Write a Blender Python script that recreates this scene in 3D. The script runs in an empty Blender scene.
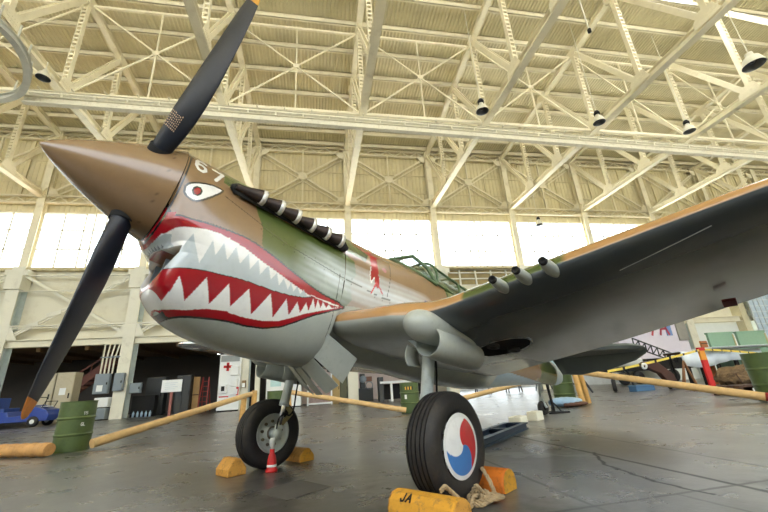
import bpy, bmesh, math, random
import numpy as np
from mathutils import Vector, Matrix
PI=math.pi
random.seed(7); rng=np.random.default_rng(7)
scene=bpy.context.scene; COL=scene.collection

# ------------------------------------------------------------------ helpers
def lin(c):
    c=np.asarray(c,float)/255.0
    return np.where(c<=.04045,c/12.92,((c+.055)/1.055)**2.4)
def nrm(v):
    v=np.asarray(v,float); return v/np.linalg.norm(v)
MATS={}
def mat(name,rgb,rough=.5,metal=0.0,var=.10,scale=3.0,bump=0.0,bscale=40.0,coat=0.0,dirt=None,dirt_amt=.5,attr=None,spec=.5):
    """procedural principled material: base colour with soft noise variation, optional dirt colour and bump"""
    if name in MATS: return MATS[name]
    m=bpy.data.materials.new(name); m.use_nodes=True; nt=m.node_tree; N=nt.nodes; L=nt.links
    b=N['Principled BSDF']; b.inputs['Roughness'].default_value=rough; b.inputs['Metallic'].default_value=metal
    b.inputs['Specular IOR Level'].default_value=spec
    if coat: b.inputs['Coat Weight'].default_value=coat; b.inputs['Coat Roughness'].default_value=.12
    tc=N.new('ShaderNodeTexCoord')
    nz=N.new('ShaderNodeTexNoise'); nz.inputs['Scale'].default_value=scale; nz.inputs['Detail'].default_value=6; nz.inputs['Roughness'].default_value=.62
    L.new(tc.outputs['Object'],nz.inputs['Vector'])
    mr=N.new('ShaderNodeMapRange'); mr.inputs[1].default_value=.25; mr.inputs[2].default_value=.75; mr.inputs[3].default_value=1-var; mr.inputs[4].default_value=1+var
    L.new(nz.outputs['Fac'],mr.inputs[0])
    mx=N.new('ShaderNodeMix'); mx.data_type='RGBA'; mx.blend_type='MULTIPLY'; mx.inputs[0].default_value=1
    if attr:
        a=N.new('ShaderNodeAttribute'); a.attribute_name=attr; L.new(a.outputs['Color'],mx.inputs[6])
    else:
        mx.inputs[6].default_value=(*lin(rgb),1)
    L.new(mr.outputs[0],mx.inputs[7]); out=mx.outputs[2]
    if dirt is not None:
        n2=N.new('ShaderNodeTexNoise'); n2.inputs['Scale'].default_value=scale*2.3; n2.inputs['Detail'].default_value=8; n2.inputs['Roughness'].default_value=.7
        L.new(tc.outputs['Object'],n2.inputs['Vector'])
        r2=N.new('ShaderNodeMapRange'); r2.inputs[1].default_value=.52; r2.inputs[2].default_value=.68; r2.inputs[3].default_value=0; r2.inputs[4].default_value=dirt_amt
        L.new(n2.outputs['Fac'],r2.inputs[0])
        m2=N.new('ShaderNodeMix'); m2.data_type='RGBA'; L.new(r2.outputs[0],m2.inputs[0]); L.new(out,m2.inputs[6]); m2.inputs[7].default_value=(*lin(dirt),1); out=m2.outputs[2]
    L.new(out,b.inputs['Base Color'])
    if bump:
        n3=N.new('ShaderNodeTexNoise'); n3.inputs['Scale'].default_value=bscale; n3.inputs['Detail'].default_value=4
        L.new(tc.outputs['Object'],n3.inputs['Vector'])
        bp=N.new('ShaderNodeBump'); bp.inputs['Strength'].default_value=bump; bp.inputs['Distance'].default_value=.01
        L.new(n3.outputs['Fac'],bp.inputs['Height']); L.new(bp.outputs[0],b.inputs['Normal'])
    MATS[name]=m; return m
def glass(name,tint=(245,250,252),gloss=.08,rough=.05):
    """thin pane: mostly clear, with a weak reflection"""
    m=bpy.data.materials.new(name); m.use_nodes=True; nt=m.node_tree; N=nt.nodes; L=nt.links
    N.remove(N['Principled BSDF'])
    t=N.new('ShaderNodeBsdfTransparent'); t.inputs[0].default_value=(*lin(tint),1)
    g=N.new('ShaderNodeBsdfGlossy'); g.inputs['Roughness'].default_value=rough
    x=N.new('ShaderNodeMixShader'); x.inputs[0].default_value=gloss
    L.new(t.outputs[0],x.inputs[1]); L.new(g.outputs[0],x.inputs[2]); L.new(x.outputs[0],N['Material Output'].inputs[0])
    return m
def wmat(o):
    M=o.matrix_basis.copy(); q=o.parent
    while q: M=q.matrix_basis@M; q=q.parent
    return M
class MB:
    def __init__(s): s.V=[]; s.F=[]; s.M=[]; s.S=[]; s.n=0
    def add(s,v,f,mi=0,sm=False):
        b=s.n; s.V.extend([tuple(map(float,q)) for q in v]); s.n+=len(v)
        for q in f: s.F.append(tuple(b+i for i in q)); s.M.append(mi); s.S.append(sm)
    def box(s,c,size,R=None,mi=0):
        h=np.array(size)/2.; P=np.array([(x,y,z) for z in (-1,1) for y in (-1,1) for x in (-1,1)])*h
        if R is not None:
            R=np.array(R) if not np.isscalar(R) else np.array([[math.cos(R),-math.sin(R),0],[math.sin(R),math.cos(R),0],[0,0,1]])
            P=P@R.T
        s.add(P+np.array(c),[(0,2,3,1),(4,5,7,6),(0,1,5,4),(2,6,7,3),(0,4,6,2),(1,3,7,5)],mi); return s
    def span(s,lo,hi,mi=0):
        lo=np.array(lo,float); hi=np.array(hi,float); return s.box((lo+hi)/2,np.abs(hi-lo),None,mi)
    def frame(s,p0,p1,up):
        d=nrm(np.array(p1,float)-p0); u=np.array(up,float); u=u-d*(u@d)
        if np.linalg.norm(u)<1e-6: u=np.array([1.,0,0])-d*d[0]
        u=nrm(u); return d,u,np.cross(d,u)
    def beam(s,p0,p1,w,h,up=(0,0,1),mi=0):
        p0=np.array(p0,float); p1=np.array(p1,float); d,u,r=s.frame(p0,p1,up)
        R=np.stack([d,r,u],1); s.box((p0+p1)/2,(np.linalg.norm(p1-p0),w,h),R,mi); return s
    def hbeam(s,p0,p1,w,h,t=.02,up=(0,0,1),mi=0):
        p0=np.array(p0,float); p1=np.array(p1,float); d,u,r=s.frame(p0,p1,up)
        s.beam(p0+u*(h/2-t/2),p1+u*(h/2-t/2),w,t,up,mi); s.beam(p0-u*(h/2-t/2),p1-u*(h/2-t/2),w,t,up,mi)
        s.beam(p0,p1,t,h-2*t,up,mi); return s
    def tube(s,path,r,n=10,mi=0,cap=True,closed=False,up=(0,0,1)):
        P=np.array(path,float); k=len(P); rr=np.full(k,r,float) if np.isscalar(r) else np.array(r,float)
        T=np.zeros_like(P); T[1:-1]=P[2:]-P[:-2]; T[0]=P[1]-P[0]; T[-1]=P[-1]-P[-2]
        if closed: T[0]=P[1]-P[-1]; T[-1]=P[0]-P[-2]
        T/=np.linalg.norm(T,axis=1)[:,None]
        u=np.array(up,float); u=u-T[0]*(u@T[0])
        if np.linalg.norm(u)<1e-3: u=np.array([1.,.2,.1]); u=u-T[0]*(u@T[0])
        u=nrm(u); a=np.linspace(0,2*PI,n,endpoint=False); V=[]
        for i in range(k):
            u=nrm(u-T[i]*(u@T[i])); v=np.cross(T[i],u)
            V.append(P[i]+rr[i]*(np.cos(a)[:,None]*u+np.sin(a)[:,None]*v))
        V=np.concatenate(V); F=[]
        for i in range(k if closed else k-1):
            j=(i+1)%k
            for q in range(n): F.append((i*n+q,i*n+(q+1)%n,j*n+(q+1)%n,j*n+q))
        s.add(V,F,mi,True)
        if cap and not closed:
            s.add(V[:n],[tuple(range(n))[::-1]],mi); s.add(V[-n:],[tuple(range(n))],mi)
        return s
    def lathe(s,prof,o,axis,n=40,mi=0,sm=True,ref=(0.13,.21,.97)):
        """prof: (radius, height along axis)"""
        ax=nrm(axis); u=np.array(ref,float); u=nrm(u-ax*(u@ax)); v=np.cross(ax,u); o=np.array(o,float)
        a=np.linspace(0,2*PI,n,endpoint=False); V=[]; F=[]
        for r,h in prof: V.append(o+ax*h+max(r,1e-5)*(np.cos(a)[:,None]*u+np.sin(a)[:,None]*v))
        V=np.concatenate(V); k=len(prof)
        for i in range(k-1):
            for q in range(n): F.append((i*n+q,i*n+(q+1)%n,(i+1)*n+(q+1)%n,(i+1)*n+q))
        s.add(V,F,mi,sm); return s
    def prism(s,poly,o,ux,uy,d,mi=0):
        o=np.array(o,float); ux=np.array(ux,float); uy=np.array(uy,float); d=np.array(d,float)
        A=np.array([o+x*ux+y*uy for x,y in poly]); n=len(A); V=np.concatenate([A,A+d])
        F=[tuple(range(n))[::-1],tuple(range(n,2*n))]+[(i,(i+1)%n,n+(i+1)%n,n+i) for i in range(n)]
        s.add(V,F,mi); return s
    def grid(s,G,mi=0,sm=True,wrap_u=False,wrap_v=False):
        G=np.asarray(G,float); a,b=G.shape[:2]; F=[]
        for i in range(a if wrap_u else a-1):
            for j in range(b if wrap_v else b-1):
                i2=(i+1)%a; j2=(j+1)%b; F.append((i*b+j,i2*b+j,i2*b+j2,i*b+j2))
        s.add(G.reshape(-1,3),F,mi,sm); return s
    def build(s,name,mats,parent=None,colors=None,bevel=0.0,seg=2,weld=False,recalc=True):
        me=bpy.data.meshes.new(name); V=np.array(s.V,float)
        if parent is not None:
            Mi=np.array(wmat(parent).inverted()); V=V@Mi[:3,:3].T+Mi[:3,3]
        me.from_pydata(V.tolist(),[],s.F)
        for m in (mats if isinstance(mats,(list,tuple)) else [mats]): me.materials.append(m)
        me.polygons.foreach_set('material_index',s.M); me.polygons.foreach_set('use_smooth',s.S)
        if colors is not None:
            at=me.attributes.new('paint','FLOAT_COLOR','POINT'); c=np.ones((len(V),4),np.float32); c[:,:3]=colors; at.data.foreach_set('color',c.ravel())
        if recalc or weld:
            bm=bmesh.new(); bm.from_mesh(me)
            if weld: bmesh.ops.remove_doubles(bm,verts=bm.verts,dist=1e-4)
            bmesh.ops.recalc_face_normals(bm,faces=bm.faces); bm.to_mesh(me); bm.free()
        me.update(); o=bpy.data.objects.new(name,me); COL.objects.link(o)
        if parent is not None: o.parent=parent
        if bevel:
            md=o.modifiers.new('edge','BEVEL'); md.width=bevel; md.segments=seg; md.limit_method='ANGLE'; md.angle_limit=.7
        return o
def tag(o,label,cat,group=None,kind=None):
    o['label']=label; o['category']=cat
    if group: o['group']=group
    if kind: o['kind']=kind
    return o
def thing(name,label,cat,loc=(0,0,0),R=None,group=None,kind=None):
    o=bpy.data.objects.new(name,None); COL.objects.link(o); o.empty_display_size=.1
    M=Matrix.Translation(Vector([float(q) for q in loc]))
    if R is not None: M=M@Matrix([[float(x) for x in r] for r in R]).to_4x4()
    o.matrix_basis=M; return tag(o,label,cat,group,kind)
def struct(o,label,cat,group=None): return tag(o,label,cat,group,'structure')
def boolean(o,cut,op='DIFFERENCE'):
    md=o.modifiers.new('cut','BOOLEAN'); md.object=cut; md.operation=op; md.solver='EXACT'
    dg=bpy.context.evaluated_depsgraph_get(); dg.update(); me=bpy.data.meshes.new_from_object(o.evaluated_get(dg))
    o.modifiers.clear(); old=o.data; o.data=me; bpy.data.meshes.remove(old); bpy.data.objects.remove(cut)
def inpoly(P,poly):
    x,y=P[:,0],P[:,1]; ins=np.zeros(len(P),bool); n=len(poly)
    for i in range(n):
        x1,y1=poly[i]; x2,y2=poly[(i+1)%n]
        if y1==y2: continue
        c=((y1>y)!=(y2>y))&(x<(x2-x1)*(y-y1)/(y2-y1)+x1); ins^=c
    return ins
def dist_line(P,line):
    d=np.full(len(P),1e9)
    for (x1,y1),(x2,y2) in zip(line[:-1],line[1:]):
        vx,vy=x2-x1,y2-y1; t=np.clip(((P[:,0]-x1)*vx+(P[:,1]-y1)*vy)/(vx*vx+vy*vy+1e-12),0,1)
        d=np.minimum(d,np.hypot(P[:,0]-x1-t*vx,P[:,1]-y1-t*vy))
    return d
# block letters (strokes on a 4x6 grid), used for the stencils and notices
GLYPH={'J':[[(0,1.5),(1,0),(2.5,0),(3,1),(3,6)]],'A':[[(0,0),(2,6),(4,0)],[(.8,2.2),(3.2,2.2)]],
 '6':[[(3.6,5.6),(2.6,6),(1,5.6),(.2,4),(.2,1.4),(1.2,0),(2.8,0),(3.8,1.3),(3.6,2.8),(2.4,3.5),(1,3.2),(.3,2.4)]],
 '7':[[(0,6),(4,6),(1.4,0)]],'1':[[(1,5),(2,6),(2,0)]],'5':[[(3.6,6),(.5,6),(.3,3.4),(2.4,3.6),(3.8,2.4),(3.4,.6),(2,0),(.2,.6)]],
 'G':[[(3.7,5),(2.4,6),(1,5.6),(.2,3.5),(.4,1),(1.6,0),(3.2,.4),(3.7,1.4),(3.7,2.8),(2.2,2.8)]],
 'L':[[(0,6),(0,0),(3.2,0)]],'O':[[(1,0),(3,0),(4,1.4),(4,4.6),(3,6),(1,6),(0,4.6),(0,1.4),(1,0)]],'I':[[(2,0),(2,6)]]}
def strokes(mb,text,o,ux,uy,h,wd,off,mi=0):
    """raised painted strokes: text laid along ux, up uy"""
    o=np.array(o,float); ux=nrm(ux); uy=nrm(uy); nz=np.cross(ux,uy); k=h/6.
    for i,ch in enumerate(text):
        for st in GLYPH.get(ch,[]):
            for a,b in zip(st[:-1],st[1:]):
                pa=o+ux*(a[0]+i*5.4)*k+uy*a[1]*k+nz*off; pb=o+ux*(b[0]+i*5.4)*k+uy*b[1]*k+nz*off
                d=nrm(pb-pa); mb.beam(pa-d*wd*.4,pb+d*wd*.4,wd,.002,up=nz,mi=mi)

# ------------------------------------------------------------------ the aeroplane
TIP=np.array([-1.83191,2.43705,2.46937]); TF=np.array([-.7828463,-.5839017,.2149665]); NU=np.array([.1723142,.1285240,.9766214]); PO=np.array([.5978792,-.8015862,0.])
GEAR=np.array([.1973,3.95057,0.])
def W(x,y,z):
    """airframe station (aft of spinner tip, to port, up) -> place in the hangar"""
    x,y,z=np.broadcast_arrays(np.asarray(x,float),np.asarray(y,float),np.asarray(z,float))
    return TIP-x[...,None]*TF+y[...,None]*PO+z[...,None]*NU
def Wp(p): return W(*p)
BR=lin((134,106,76)); GR=lin((78,92,44)); LG=lin((172,177,170)); RD=lin((158,12,26)); WH=lin((232,231,228)); MG=lin((186,195,199)); BK=lin((26,24,26)); TAN=lin((178,134,84)); BLG=lin((150,168,178)); STREAK=lin((214,226,234))
PAINT=mat('aircraft_paint',(0,0,0),rough=.26,var=.06,scale=6,attr='paint',coat=.6,bump=.04,bscale=9,dirt=(70,66,58),dirt_amt=.10)
M_grey=mat('grey_enamel',(172,177,170),rough=.34,var=.07,scale=8,coat=.2,dirt=(80,76,66),dirt_amt=.18)
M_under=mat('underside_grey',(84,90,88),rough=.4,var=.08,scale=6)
M_green=mat('green_enamel',(74,98,62),rough=.4,var=.1,scale=10)
M_dark=mat('dark_cavity',(24,23,22),rough=.85,var=.2)
M_black=mat('blade_black',(19,25,38),rough=.42,var=.14,scale=9,dirt=(70,72,78),dirt_amt=.12)
M_yellow=mat('tip_yellow',(222,160,40),rough=.5,dirt=(120,80,40),dirt_amt=.4,scale=10)
M_tiporange=mat('tip_worn_orange',(186,116,48),rough=.55,dirt=(110,60,30),dirt_amt=.5,scale=10)
M_exh=mat('burnt_steel',(58,47,43),rough=.5,metal=.5,var=.2,scale=14,dirt=(30,25,24),dirt_amt=.6)
M_rim=mat('bright_steel',(215,214,210),rough=.35,metal=.4,var=.06)
M_steel=mat('strut_grey',(196,204,202),rough=.38,metal=.15,var=.06,scale=9,dirt=(90,88,80),dirt_amt=.2)
M_chrome=mat('oleo_chrome',(225,225,225),rough=.15,metal=1.0,var=.02)
M_rubber=mat('tyre_rubber',(33,31,31),rough=.62,var=.18,scale=7,bump=.15,bscale=60,dirt=(78,68,58),dirt_amt=.28)
M_pane=glass('cockpit_glass',(215,228,228),.22)
M_white=mat('white_marking',(232,231,228),rough=.45,var=.04)
M_stencil=mat('stencil_buff',(196,168,140),rough=.6,var=.05)
# fuselage stations: aft of tip, top, bottom, half width, height of widest point, shape of upper and lower halves
ST=np.array([
(.785,.435,-.375,.405,.03,2,2),
(.82,.439,-.46,.415,.0,2,2.1),
(.86,.443,-.580,.424,-.05,2,2.4),
(.90,.447,-.690,.431,-.10,2,2.6),
(.96,.451,-.785,.440,-.155,2,2.6),
(1.06,.456,-.880,.449,-.205,2,2.5),
(1.2,.460,-.950,.456,-.25,2,2.35),
(1.4,.466,-.995,.464,-.27,2,2.2),
(1.7,.470,-1.015,.466,-.27,2,2.2),
(2.0,.475,-1.010,.466,-.26,2,2.2),
(2.33,.487,-.985,.466,-.24,2,2.2),
(2.6,.50,-.88,.466,-.2,2,2.3),
(3.0,.52,-.82,.466,-.15,2,2.4),
(3.45,.575,-.80,.466,-.1,2.05,2.4),
(4.0,.64,-.79,.46,-.05,2.1,2.4),
(4.6,.70,-.74,.45,0,2.1,2.3),
(5.2,.72,-.68,.42,0,2.1,2.2),
(5.8,.68,-.56,.37,.03,2,2),
(6.5,.61,-.40,.30,.08,2,2),
(7.3,.53,-.24,.215,.14,2,2),
(8.0,.47,-.10,.14,.19,2,2),
(8.6,.42,-.01,.10,.22,2,2),
(8.9,.38,.09,.06,.25,2,2)])
def params(x):
    """monotone cubic (pchip) interpolation of the stations"""
    x=np.clip(np.asarray(x,float),ST[0,0],ST[-1,0]); X=ST[:,0]; h=np.diff(X)
    out=[]
    i=np.clip(np.searchsorted(X,x,side='right')-1,0,len(X)-2)
    for c in range(1,7):
        Y=ST[:,c]; d=np.diff(Y)/h; m=np.zeros(len(X))
        for k in range(1,len(X)-1):
            if d[k-1]*d[k]>0:
                w1=2*h[k]+h[k-1]; w2=h[k]+2*h[k-1]; m[k]=(w1+w2)/(w1/d[k-1]+w2/d[k])
        m[0]=d[0]; m[-1]=d[-1]
        t=(x-X[i])/h[i]
        out.append((2*t**3-3*t**2+1)*Y[i]+(t**3-2*t**2+t)*h[i]*m[i]+(-2*t**3+3*t**2)*Y[i+1]+(t**3-t**2)*h[i]*m[i+1])
    return out
def ring(x,t):
    zt,zb,w,zm,eu,el=params(x)
    c,s=np.cos(t),np.sin(t)
    e=np.where(s>=0,eu,el); hh=np.where(s>=0,zt-zm,zm-zb)
    return w*np.sign(c)*np.abs(c)**(2/e), zm+hh*np.sign(s)*np.abs(s)**(2/e)
def half(x,z):
    zt,zb,w,zm,eu,el=params(x)
    z=np.asarray(z,float); e=np.where(z>=zm,eu,el); hh=np.where(z>=zm,zt-zm,zm-zb)
    q=1-np.clip(np.abs(z-zm)/hh,0,1)**e
    return w*np.clip(q,0,1)**(1/e)

def shear(x0,z):
    x0=np.asarray(x0,float); z=np.asarray(z,float)
    s=.085*np.clip((-.30-z)/.12,0,1)*(1-np.clip((-.50-z)/.24,0,1))
    q=np.clip((x0-.88)/.42,0,1); f=np.where(x0<.88,np.clip((x0-.785)/.05,0,1),1-q*q*(3-2*q))
    return s*f
def unshear(x,z):
    x0=np.asarray(x,float)
    for _ in range(30): x0=x-shear(x0,z)
    return x0

PD={'red_upper_outer':[(0.785, -0.198), (0.826, -0.272), (0.939, -0.274), (1.075, -0.254), (1.213, -0.24), (1.338, -0.235), (1.453, -0.249), (1.576, -0.276), (1.68, -0.305), (1.816, -0.344), (1.958, -0.379), (2.062, -0.404), (2.166, -0.421), (2.334, -0.428), (2.432, -0.446)],
 'red_upper_inner':[(0.785, -0.366), (0.816, -0.435), (0.824, -0.42), (0.837, -0.393), (0.882, -0.351), (0.96, -0.332), (1.054, -0.304), (1.164, -0.293), (1.233, -0.298), (1.364, -0.322), (1.533, -0.369), (1.71, -0.408), (1.873, -0.447), (2.015, -0.475), (2.126, -0.476), (2.274, -0.48), (2.391, -0.458)],
 'upper_teeth_zig':[(0.89, -0.379), (0.964, -0.494), (0.991, -0.366), (1.1, -0.555), (1.126, -0.361), (1.177, -0.463), (1.206, -0.35), (1.266, -0.467), (1.297, -0.341), (1.363, -0.456), (1.405, -0.352), (1.45, -0.465), (1.491, -0.365), (1.54, -0.474), (1.585, -0.376), (1.638, -0.478), (1.673, -0.407), (1.722, -0.501), (1.745, -0.428), (1.81, -0.502), (1.817, -0.434), (1.865, -0.499), (1.884, -0.443), (1.93, -0.498), (1.953, -0.451), (2.006, -0.49), (2.034, -0.468)],
 'lower_red_top':[(0.92, -0.617), (0.933, -0.626), (0.955, -0.626), (1.039, -0.61), (1.162, -0.59), (1.304, -0.576), (1.33, -0.571), (1.407, -0.562), (1.489, -0.557), (1.667, -0.555), (1.83, -0.54), (1.974, -0.512), (2.057, -0.479)],
 'lower_teeth_zig':[(0.931, -0.742), (0.936, -0.748), (1.018, -0.824), (1.025, -0.665), (1.126, -0.807), (1.183, -0.629), (1.279, -0.79), (1.343, -0.62), (1.423, -0.762), (1.498, -0.605), (1.596, -0.771), (1.676, -0.579), (1.771, -0.743), (1.824, -0.575), (1.895, -0.688), (1.929, -0.565), (1.987, -0.639), (2.013, -0.544), (2.058, -0.602), (2.07, -0.49), (2.12, -0.571), (2.116, -0.479), (2.168, -0.545), (2.175, -0.482), (2.224, -0.522), (2.24, -0.484), (2.283, -0.503)],
 'lower_white_bottom':[(1.03, -0.857), (1.042, -0.864), (1.074, -0.866), (1.162, -0.858), (1.28, -0.82), (1.414, -0.797), (1.446, -0.803), (1.568, -0.803), (1.71, -0.786), (1.831, -0.752), (1.926, -0.7), (2.026, -0.638), (2.162, -0.569), (2.285, -0.511), (2.391, -0.46)],
 'lower_red_bottom':[(1.041, -0.866), (1.096, -0.902), (1.116, -0.909), (1.169, -0.896), (1.268, -0.881), (1.382, -0.865), (1.479, -0.855), (1.6, -0.853), (1.74, -0.833), (1.875, -0.785), (1.985, -0.714), (2.126, -0.618), (2.292, -0.528), (2.434, -0.451)],
 'eye':[(0.834, -0.086), (0.827, -0.037), (0.838, -0.011), (0.859, 0.01), (0.899, 0.039), (0.944, 0.063), (0.988, 0.083), (1.024, 0.091), (1.059, 0.093), (1.085, 0.088), (1.067, 0.046), (1.04, 0.006), (1.015, -0.03), (0.99, -0.061), (0.96, -0.096), (0.929, -0.124), (0.902, -0.129), (0.878, -0.122), (0.855, -0.111)],
 'pupil':[(0.937, -0.02), (0.936, -0.051), (0.919, -0.074), (0.896, -0.075), (0.881, -0.055), (0.882, -0.026), (0.899, -0.002), (0.922, 0.001)],
 'green_low':[(1.36, 0.143), (1.658, 0.106), (1.931, 0.111), (2.297, 0.122), (2.475, 0.058), (2.5, -0.085), (2.437, -0.22), (2.492, -0.355), (2.431, -0.454), (2.248, -0.458), (1.919, -0.464), (1.603, -0.392), (1.54, -0.302), (1.481, -0.218), (1.46, -0.08), (1.397, 0.035)],
 'green_up':[(1.081, 0.323), (1.233, 0.351), (1.453, 0.369), (1.865, 0.355), (2.412, 0.31), (2.721, 0.278), (2.652, 0.142), (2.302, 0.151), (1.821, 0.16), (1.426, 0.153), (1.204, 0.169), (1.08, 0.184)],
 'art':[(2.703, 0.332), (2.818, 0.35), (2.859, 0.315), (2.932, 0.307), (2.92, 0.341), (2.797, 0.243), (2.802, 0.161), (2.767, 0.028), (2.84, 0.01), (2.75, -0.016), (2.709, -0.091), (2.693, -0.004), (2.72, 0.122), (2.736, 0.241), (2.733, 0.333)],
 'aft_gray':[(2.38, -0.452), (2.508, -0.409), (2.814, -0.369), (3.267, -0.292)],
 'seam1':[(1.107, 0.045), (1.447, -0.056)],
 'panel_low':[(1.449, -0.065), (1.731, -0.123), (1.947, -0.144), (2.303, -0.178), (2.852, -0.195), (3.331, -0.156)],
 'panel_vert':[(2.301, -0.158), (2.308, -0.418), (2.324, -0.644), (2.325, -0.748)],
 'panel_vert2':[(3.072, 0.357), (3.0, 0.063), (2.953, -0.159)]}

air=thing('fighter_airplane','old propeller fighter with red and white shark mouth on its brown and green nose','airplane',GEAR,np.stack([TF,PO,NU],1))

# --- cowling (one skin, with the shark mouth painted on it)
def paint_nose(x,y,z):
    P=np.stack([x,z],1); n=len(P); C=np.empty((n,3)); C[:]=BR
    D=PD
    bx,bz=np.array(D['red_upper_outer']).T; o=np.argsort(bx); bz_i=np.interp(x,bx[o],bz[o])
    ag=np.array(D['aft_gray']); bz_i=np.where(x>2.43,np.interp(x,ag[:,0],ag[:,1]),bz_i)
    bz_i=np.where(x>3.27,-.29+(x-3.27)*.04,bz_i)
    C[inpoly(P,D['green_low'])|inpoly(P,D['green_up'])]=GR
    gtop=(z>.30+.05*np.sin(x*5))&(x>1.15)&(x<2.5); C[gtop]=GR
    C[(x>4.1)&(np.sin((x-4.1)*1.9+z*1.5+.3)>.1)]=GR
    # soft pale bluish streak behind the stacks
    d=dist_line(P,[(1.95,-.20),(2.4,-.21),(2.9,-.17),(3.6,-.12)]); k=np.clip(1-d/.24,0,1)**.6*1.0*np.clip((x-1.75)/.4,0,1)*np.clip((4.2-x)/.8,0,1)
    w=.80+.20*np.sin(z*70+2.5*np.sin(x*3.1))*np.sin(z*31-x*4+1); C=C*(1-(k*w)[:,None])+STREAK*(k*w)[:,None]
    C[z<bz_i]=LG
    up_=(x>5.6)&(z>-.34+(x-5.6)*.1); C[up_&(x<7.5)]=BR; C[up_&(x>=7.5)]=GR
    af=x>5.6; C[af&(z<-.34+(x-5.6)*.10)]=BLG; C[x>8.45]=BLG
    lip=.885+.245*(-.375-z); C[(x<.93)&(z<-.37)]=MG*.85; C[(x<lip)&(z<-.37)&(z>-.62)]=lin((104,112,116)); tri=np.abs(((y*24)%1)*2-1); C[(x<lip)&(z<-.37)&(z>-.455+.03*tri)]=lin((176,184,186))
    # mouth
    def poly(a,b): return inpoly(P,D[a]+D[b][::-1])
    front=x<2.44
    C[poly('red_upper_outer','red_upper_inner')]=RD
    C[poly('red_upper_inner','upper_teeth_zig')]=WH
    C[inpoly(P,D['upper_teeth_zig']+[(2.05,-.478)]+D['lower_red_top'][::-1])]=MG
    low=[(.885,-.60)]+D['lower_red_top']+[(2.06,-.478)]
    zig=[(.87,-.70)]+D['lower_teeth_zig']; wb=[(.90,-.79),(.975,-.835)]+D['lower_white_bottom']; rb=[(.92,-.80),(.99,-.85)]+D['lower_red_bottom']
    C[inpoly(P,low+[(2.2,-.478),(2.30,-.492)]+zig[::-1])]=RD
    tail=np.array([(2.03,-.472),(2.08,-.55),(2.12,-.485),(2.17,-.54),(2.18,-.486),(2.22,-.52),(2.24,-.486),(2.285,-.503),(2.39,-.459),(2.30,-.478),(2.13,-.474)])
    C[inpoly(P,zig+wb[::-1])]=WH
    C[inpoly(P,wb+rb[::-1])]=RD
    C[inpoly(P,[tuple(q) for q in tail])&~inpoly(P,zig+wb[::-1])]=RD
    C[(x<.90)&(z<=-.60)&(z>-.74)]=RD
    C[(dist_line(P,D['red_upper_outer'])<.0065)&front]=BK
    C[(dist_line(P,D['lower_red_bottom'])<.006)&front&(x>1.06)]=BK
    C[(dist_line(P,D['lower_red_top'])<.003)&front]=BK
    C[(x<.845-.25*np.clip(-.36-z,0,1))&(z<-.25)&(z>-.50)]=RD
    # eye
    e=D['eye']; C[inpoly(P,e)]=WH; C[dist_line(P,e+e[:1])<.0075]=BK
    pu=D['pupil']; C[inpoly(P,pu)]=RD; C[dist_line(P,pu+pu[:1])<.0065]=BK
    # panel seams and rivets
    for a in ('seam1','panel_low','panel_vert','panel_vert2'):
        dl=dist_line(P,D[a]); C[dl<.0035]*=.25
    dl=dist_line(P,D['panel_low']); C[(dl<.035)&(dl>.025)&(((x*9)%1)<.07)]*=.35
    C[np.abs(x-.80)<.006]=BK
    # red winged figure
    a=D['art']; C[inpoly(P,a)]=RD; C[(dist_line(P,a+a[:1])<.006)&(z<.12)]=WH
    body=(dist_line(P,[(2.82,.30),(2.80,.20),(2.79,.05),(2.80,-.08)])<.032)&(x>2.6); C[body]=RD
    wing=(dist_line(P,[(2.80,.25),(2.66,.33),(2.56,.40)])<.02); C[wing]=RD
    h=np.hypot(x-2.93,z-.16)<.03; C[h]=lin((170,110,110))
    C[(dist_line(P,[(2.79,-.05),(2.72,-.20)])<.008)|(dist_line(P,[(2.80,-.06),(2.88,-.15)])<.008)]=lin((200,60,70))
    h=np.hypot(x-3.62,z+.0)<.035; C[h]=lin((90,100,150))
    # white 67 behind the spinner
    def tube_coord(): return None
    for ch,x0,s in (('6',.845,.0135),('7',.985,.0135)):
        for st in GLYPH[ch]:
            pts=[(x0+a*.021,.175+b*.022-(.015 if ch=='7' else 0)) for a,b in st]
            C[(dist_line(P,pts)<s)&(y>0)]=WH
    return C
def skin(x0,x1,nx,npt,nst,mb,front=None):
    xs=np.linspace(x0,x1,nx) if front is None else np.concatenate([np.linspace(x0,front,110)[:-1],np.linspace(front,x1,nx)]); t=np.concatenate([np.linspace(-PI/2,PI/2,npt),np.linspace(PI/2,1.5*PI,nst)[1:-1]])
    X,T_=np.meshgrid(xs,t,indexing='ij'); sh=X.shape
    y,z=ring(X.ravel(),T_.ravel()); x=X.ravel(); x=x+shear(x,z)
    return x,y,z,sh
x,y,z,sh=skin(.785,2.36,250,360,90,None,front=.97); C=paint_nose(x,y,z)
mb=MB(); mb.grid(W(x,y,z).reshape(*sh,3),wrap_v=True)
n0=mb.n; yy,zz=ring(np.full(60,.785),np.linspace(0,2*PI,60,endpoint=False)); c0=W(np.full(60,.785),yy,zz); mb.add(c0,[tuple(range(60))]); C=np.concatenate([C,np.tile(BK,(60,1))])
yy,zz=ring(np.full(60,2.36),np.linspace(0,2*PI,60,endpoint=False)); c1=W(np.full(60,2.30),yy*.97,zz*.97); mb.add(c1,[tuple(range(60))]); C=np.concatenate([C,np.tile(BK,(60,1))])
cowl=mb.build('cowling',PAINT,air,colors=C)
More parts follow.
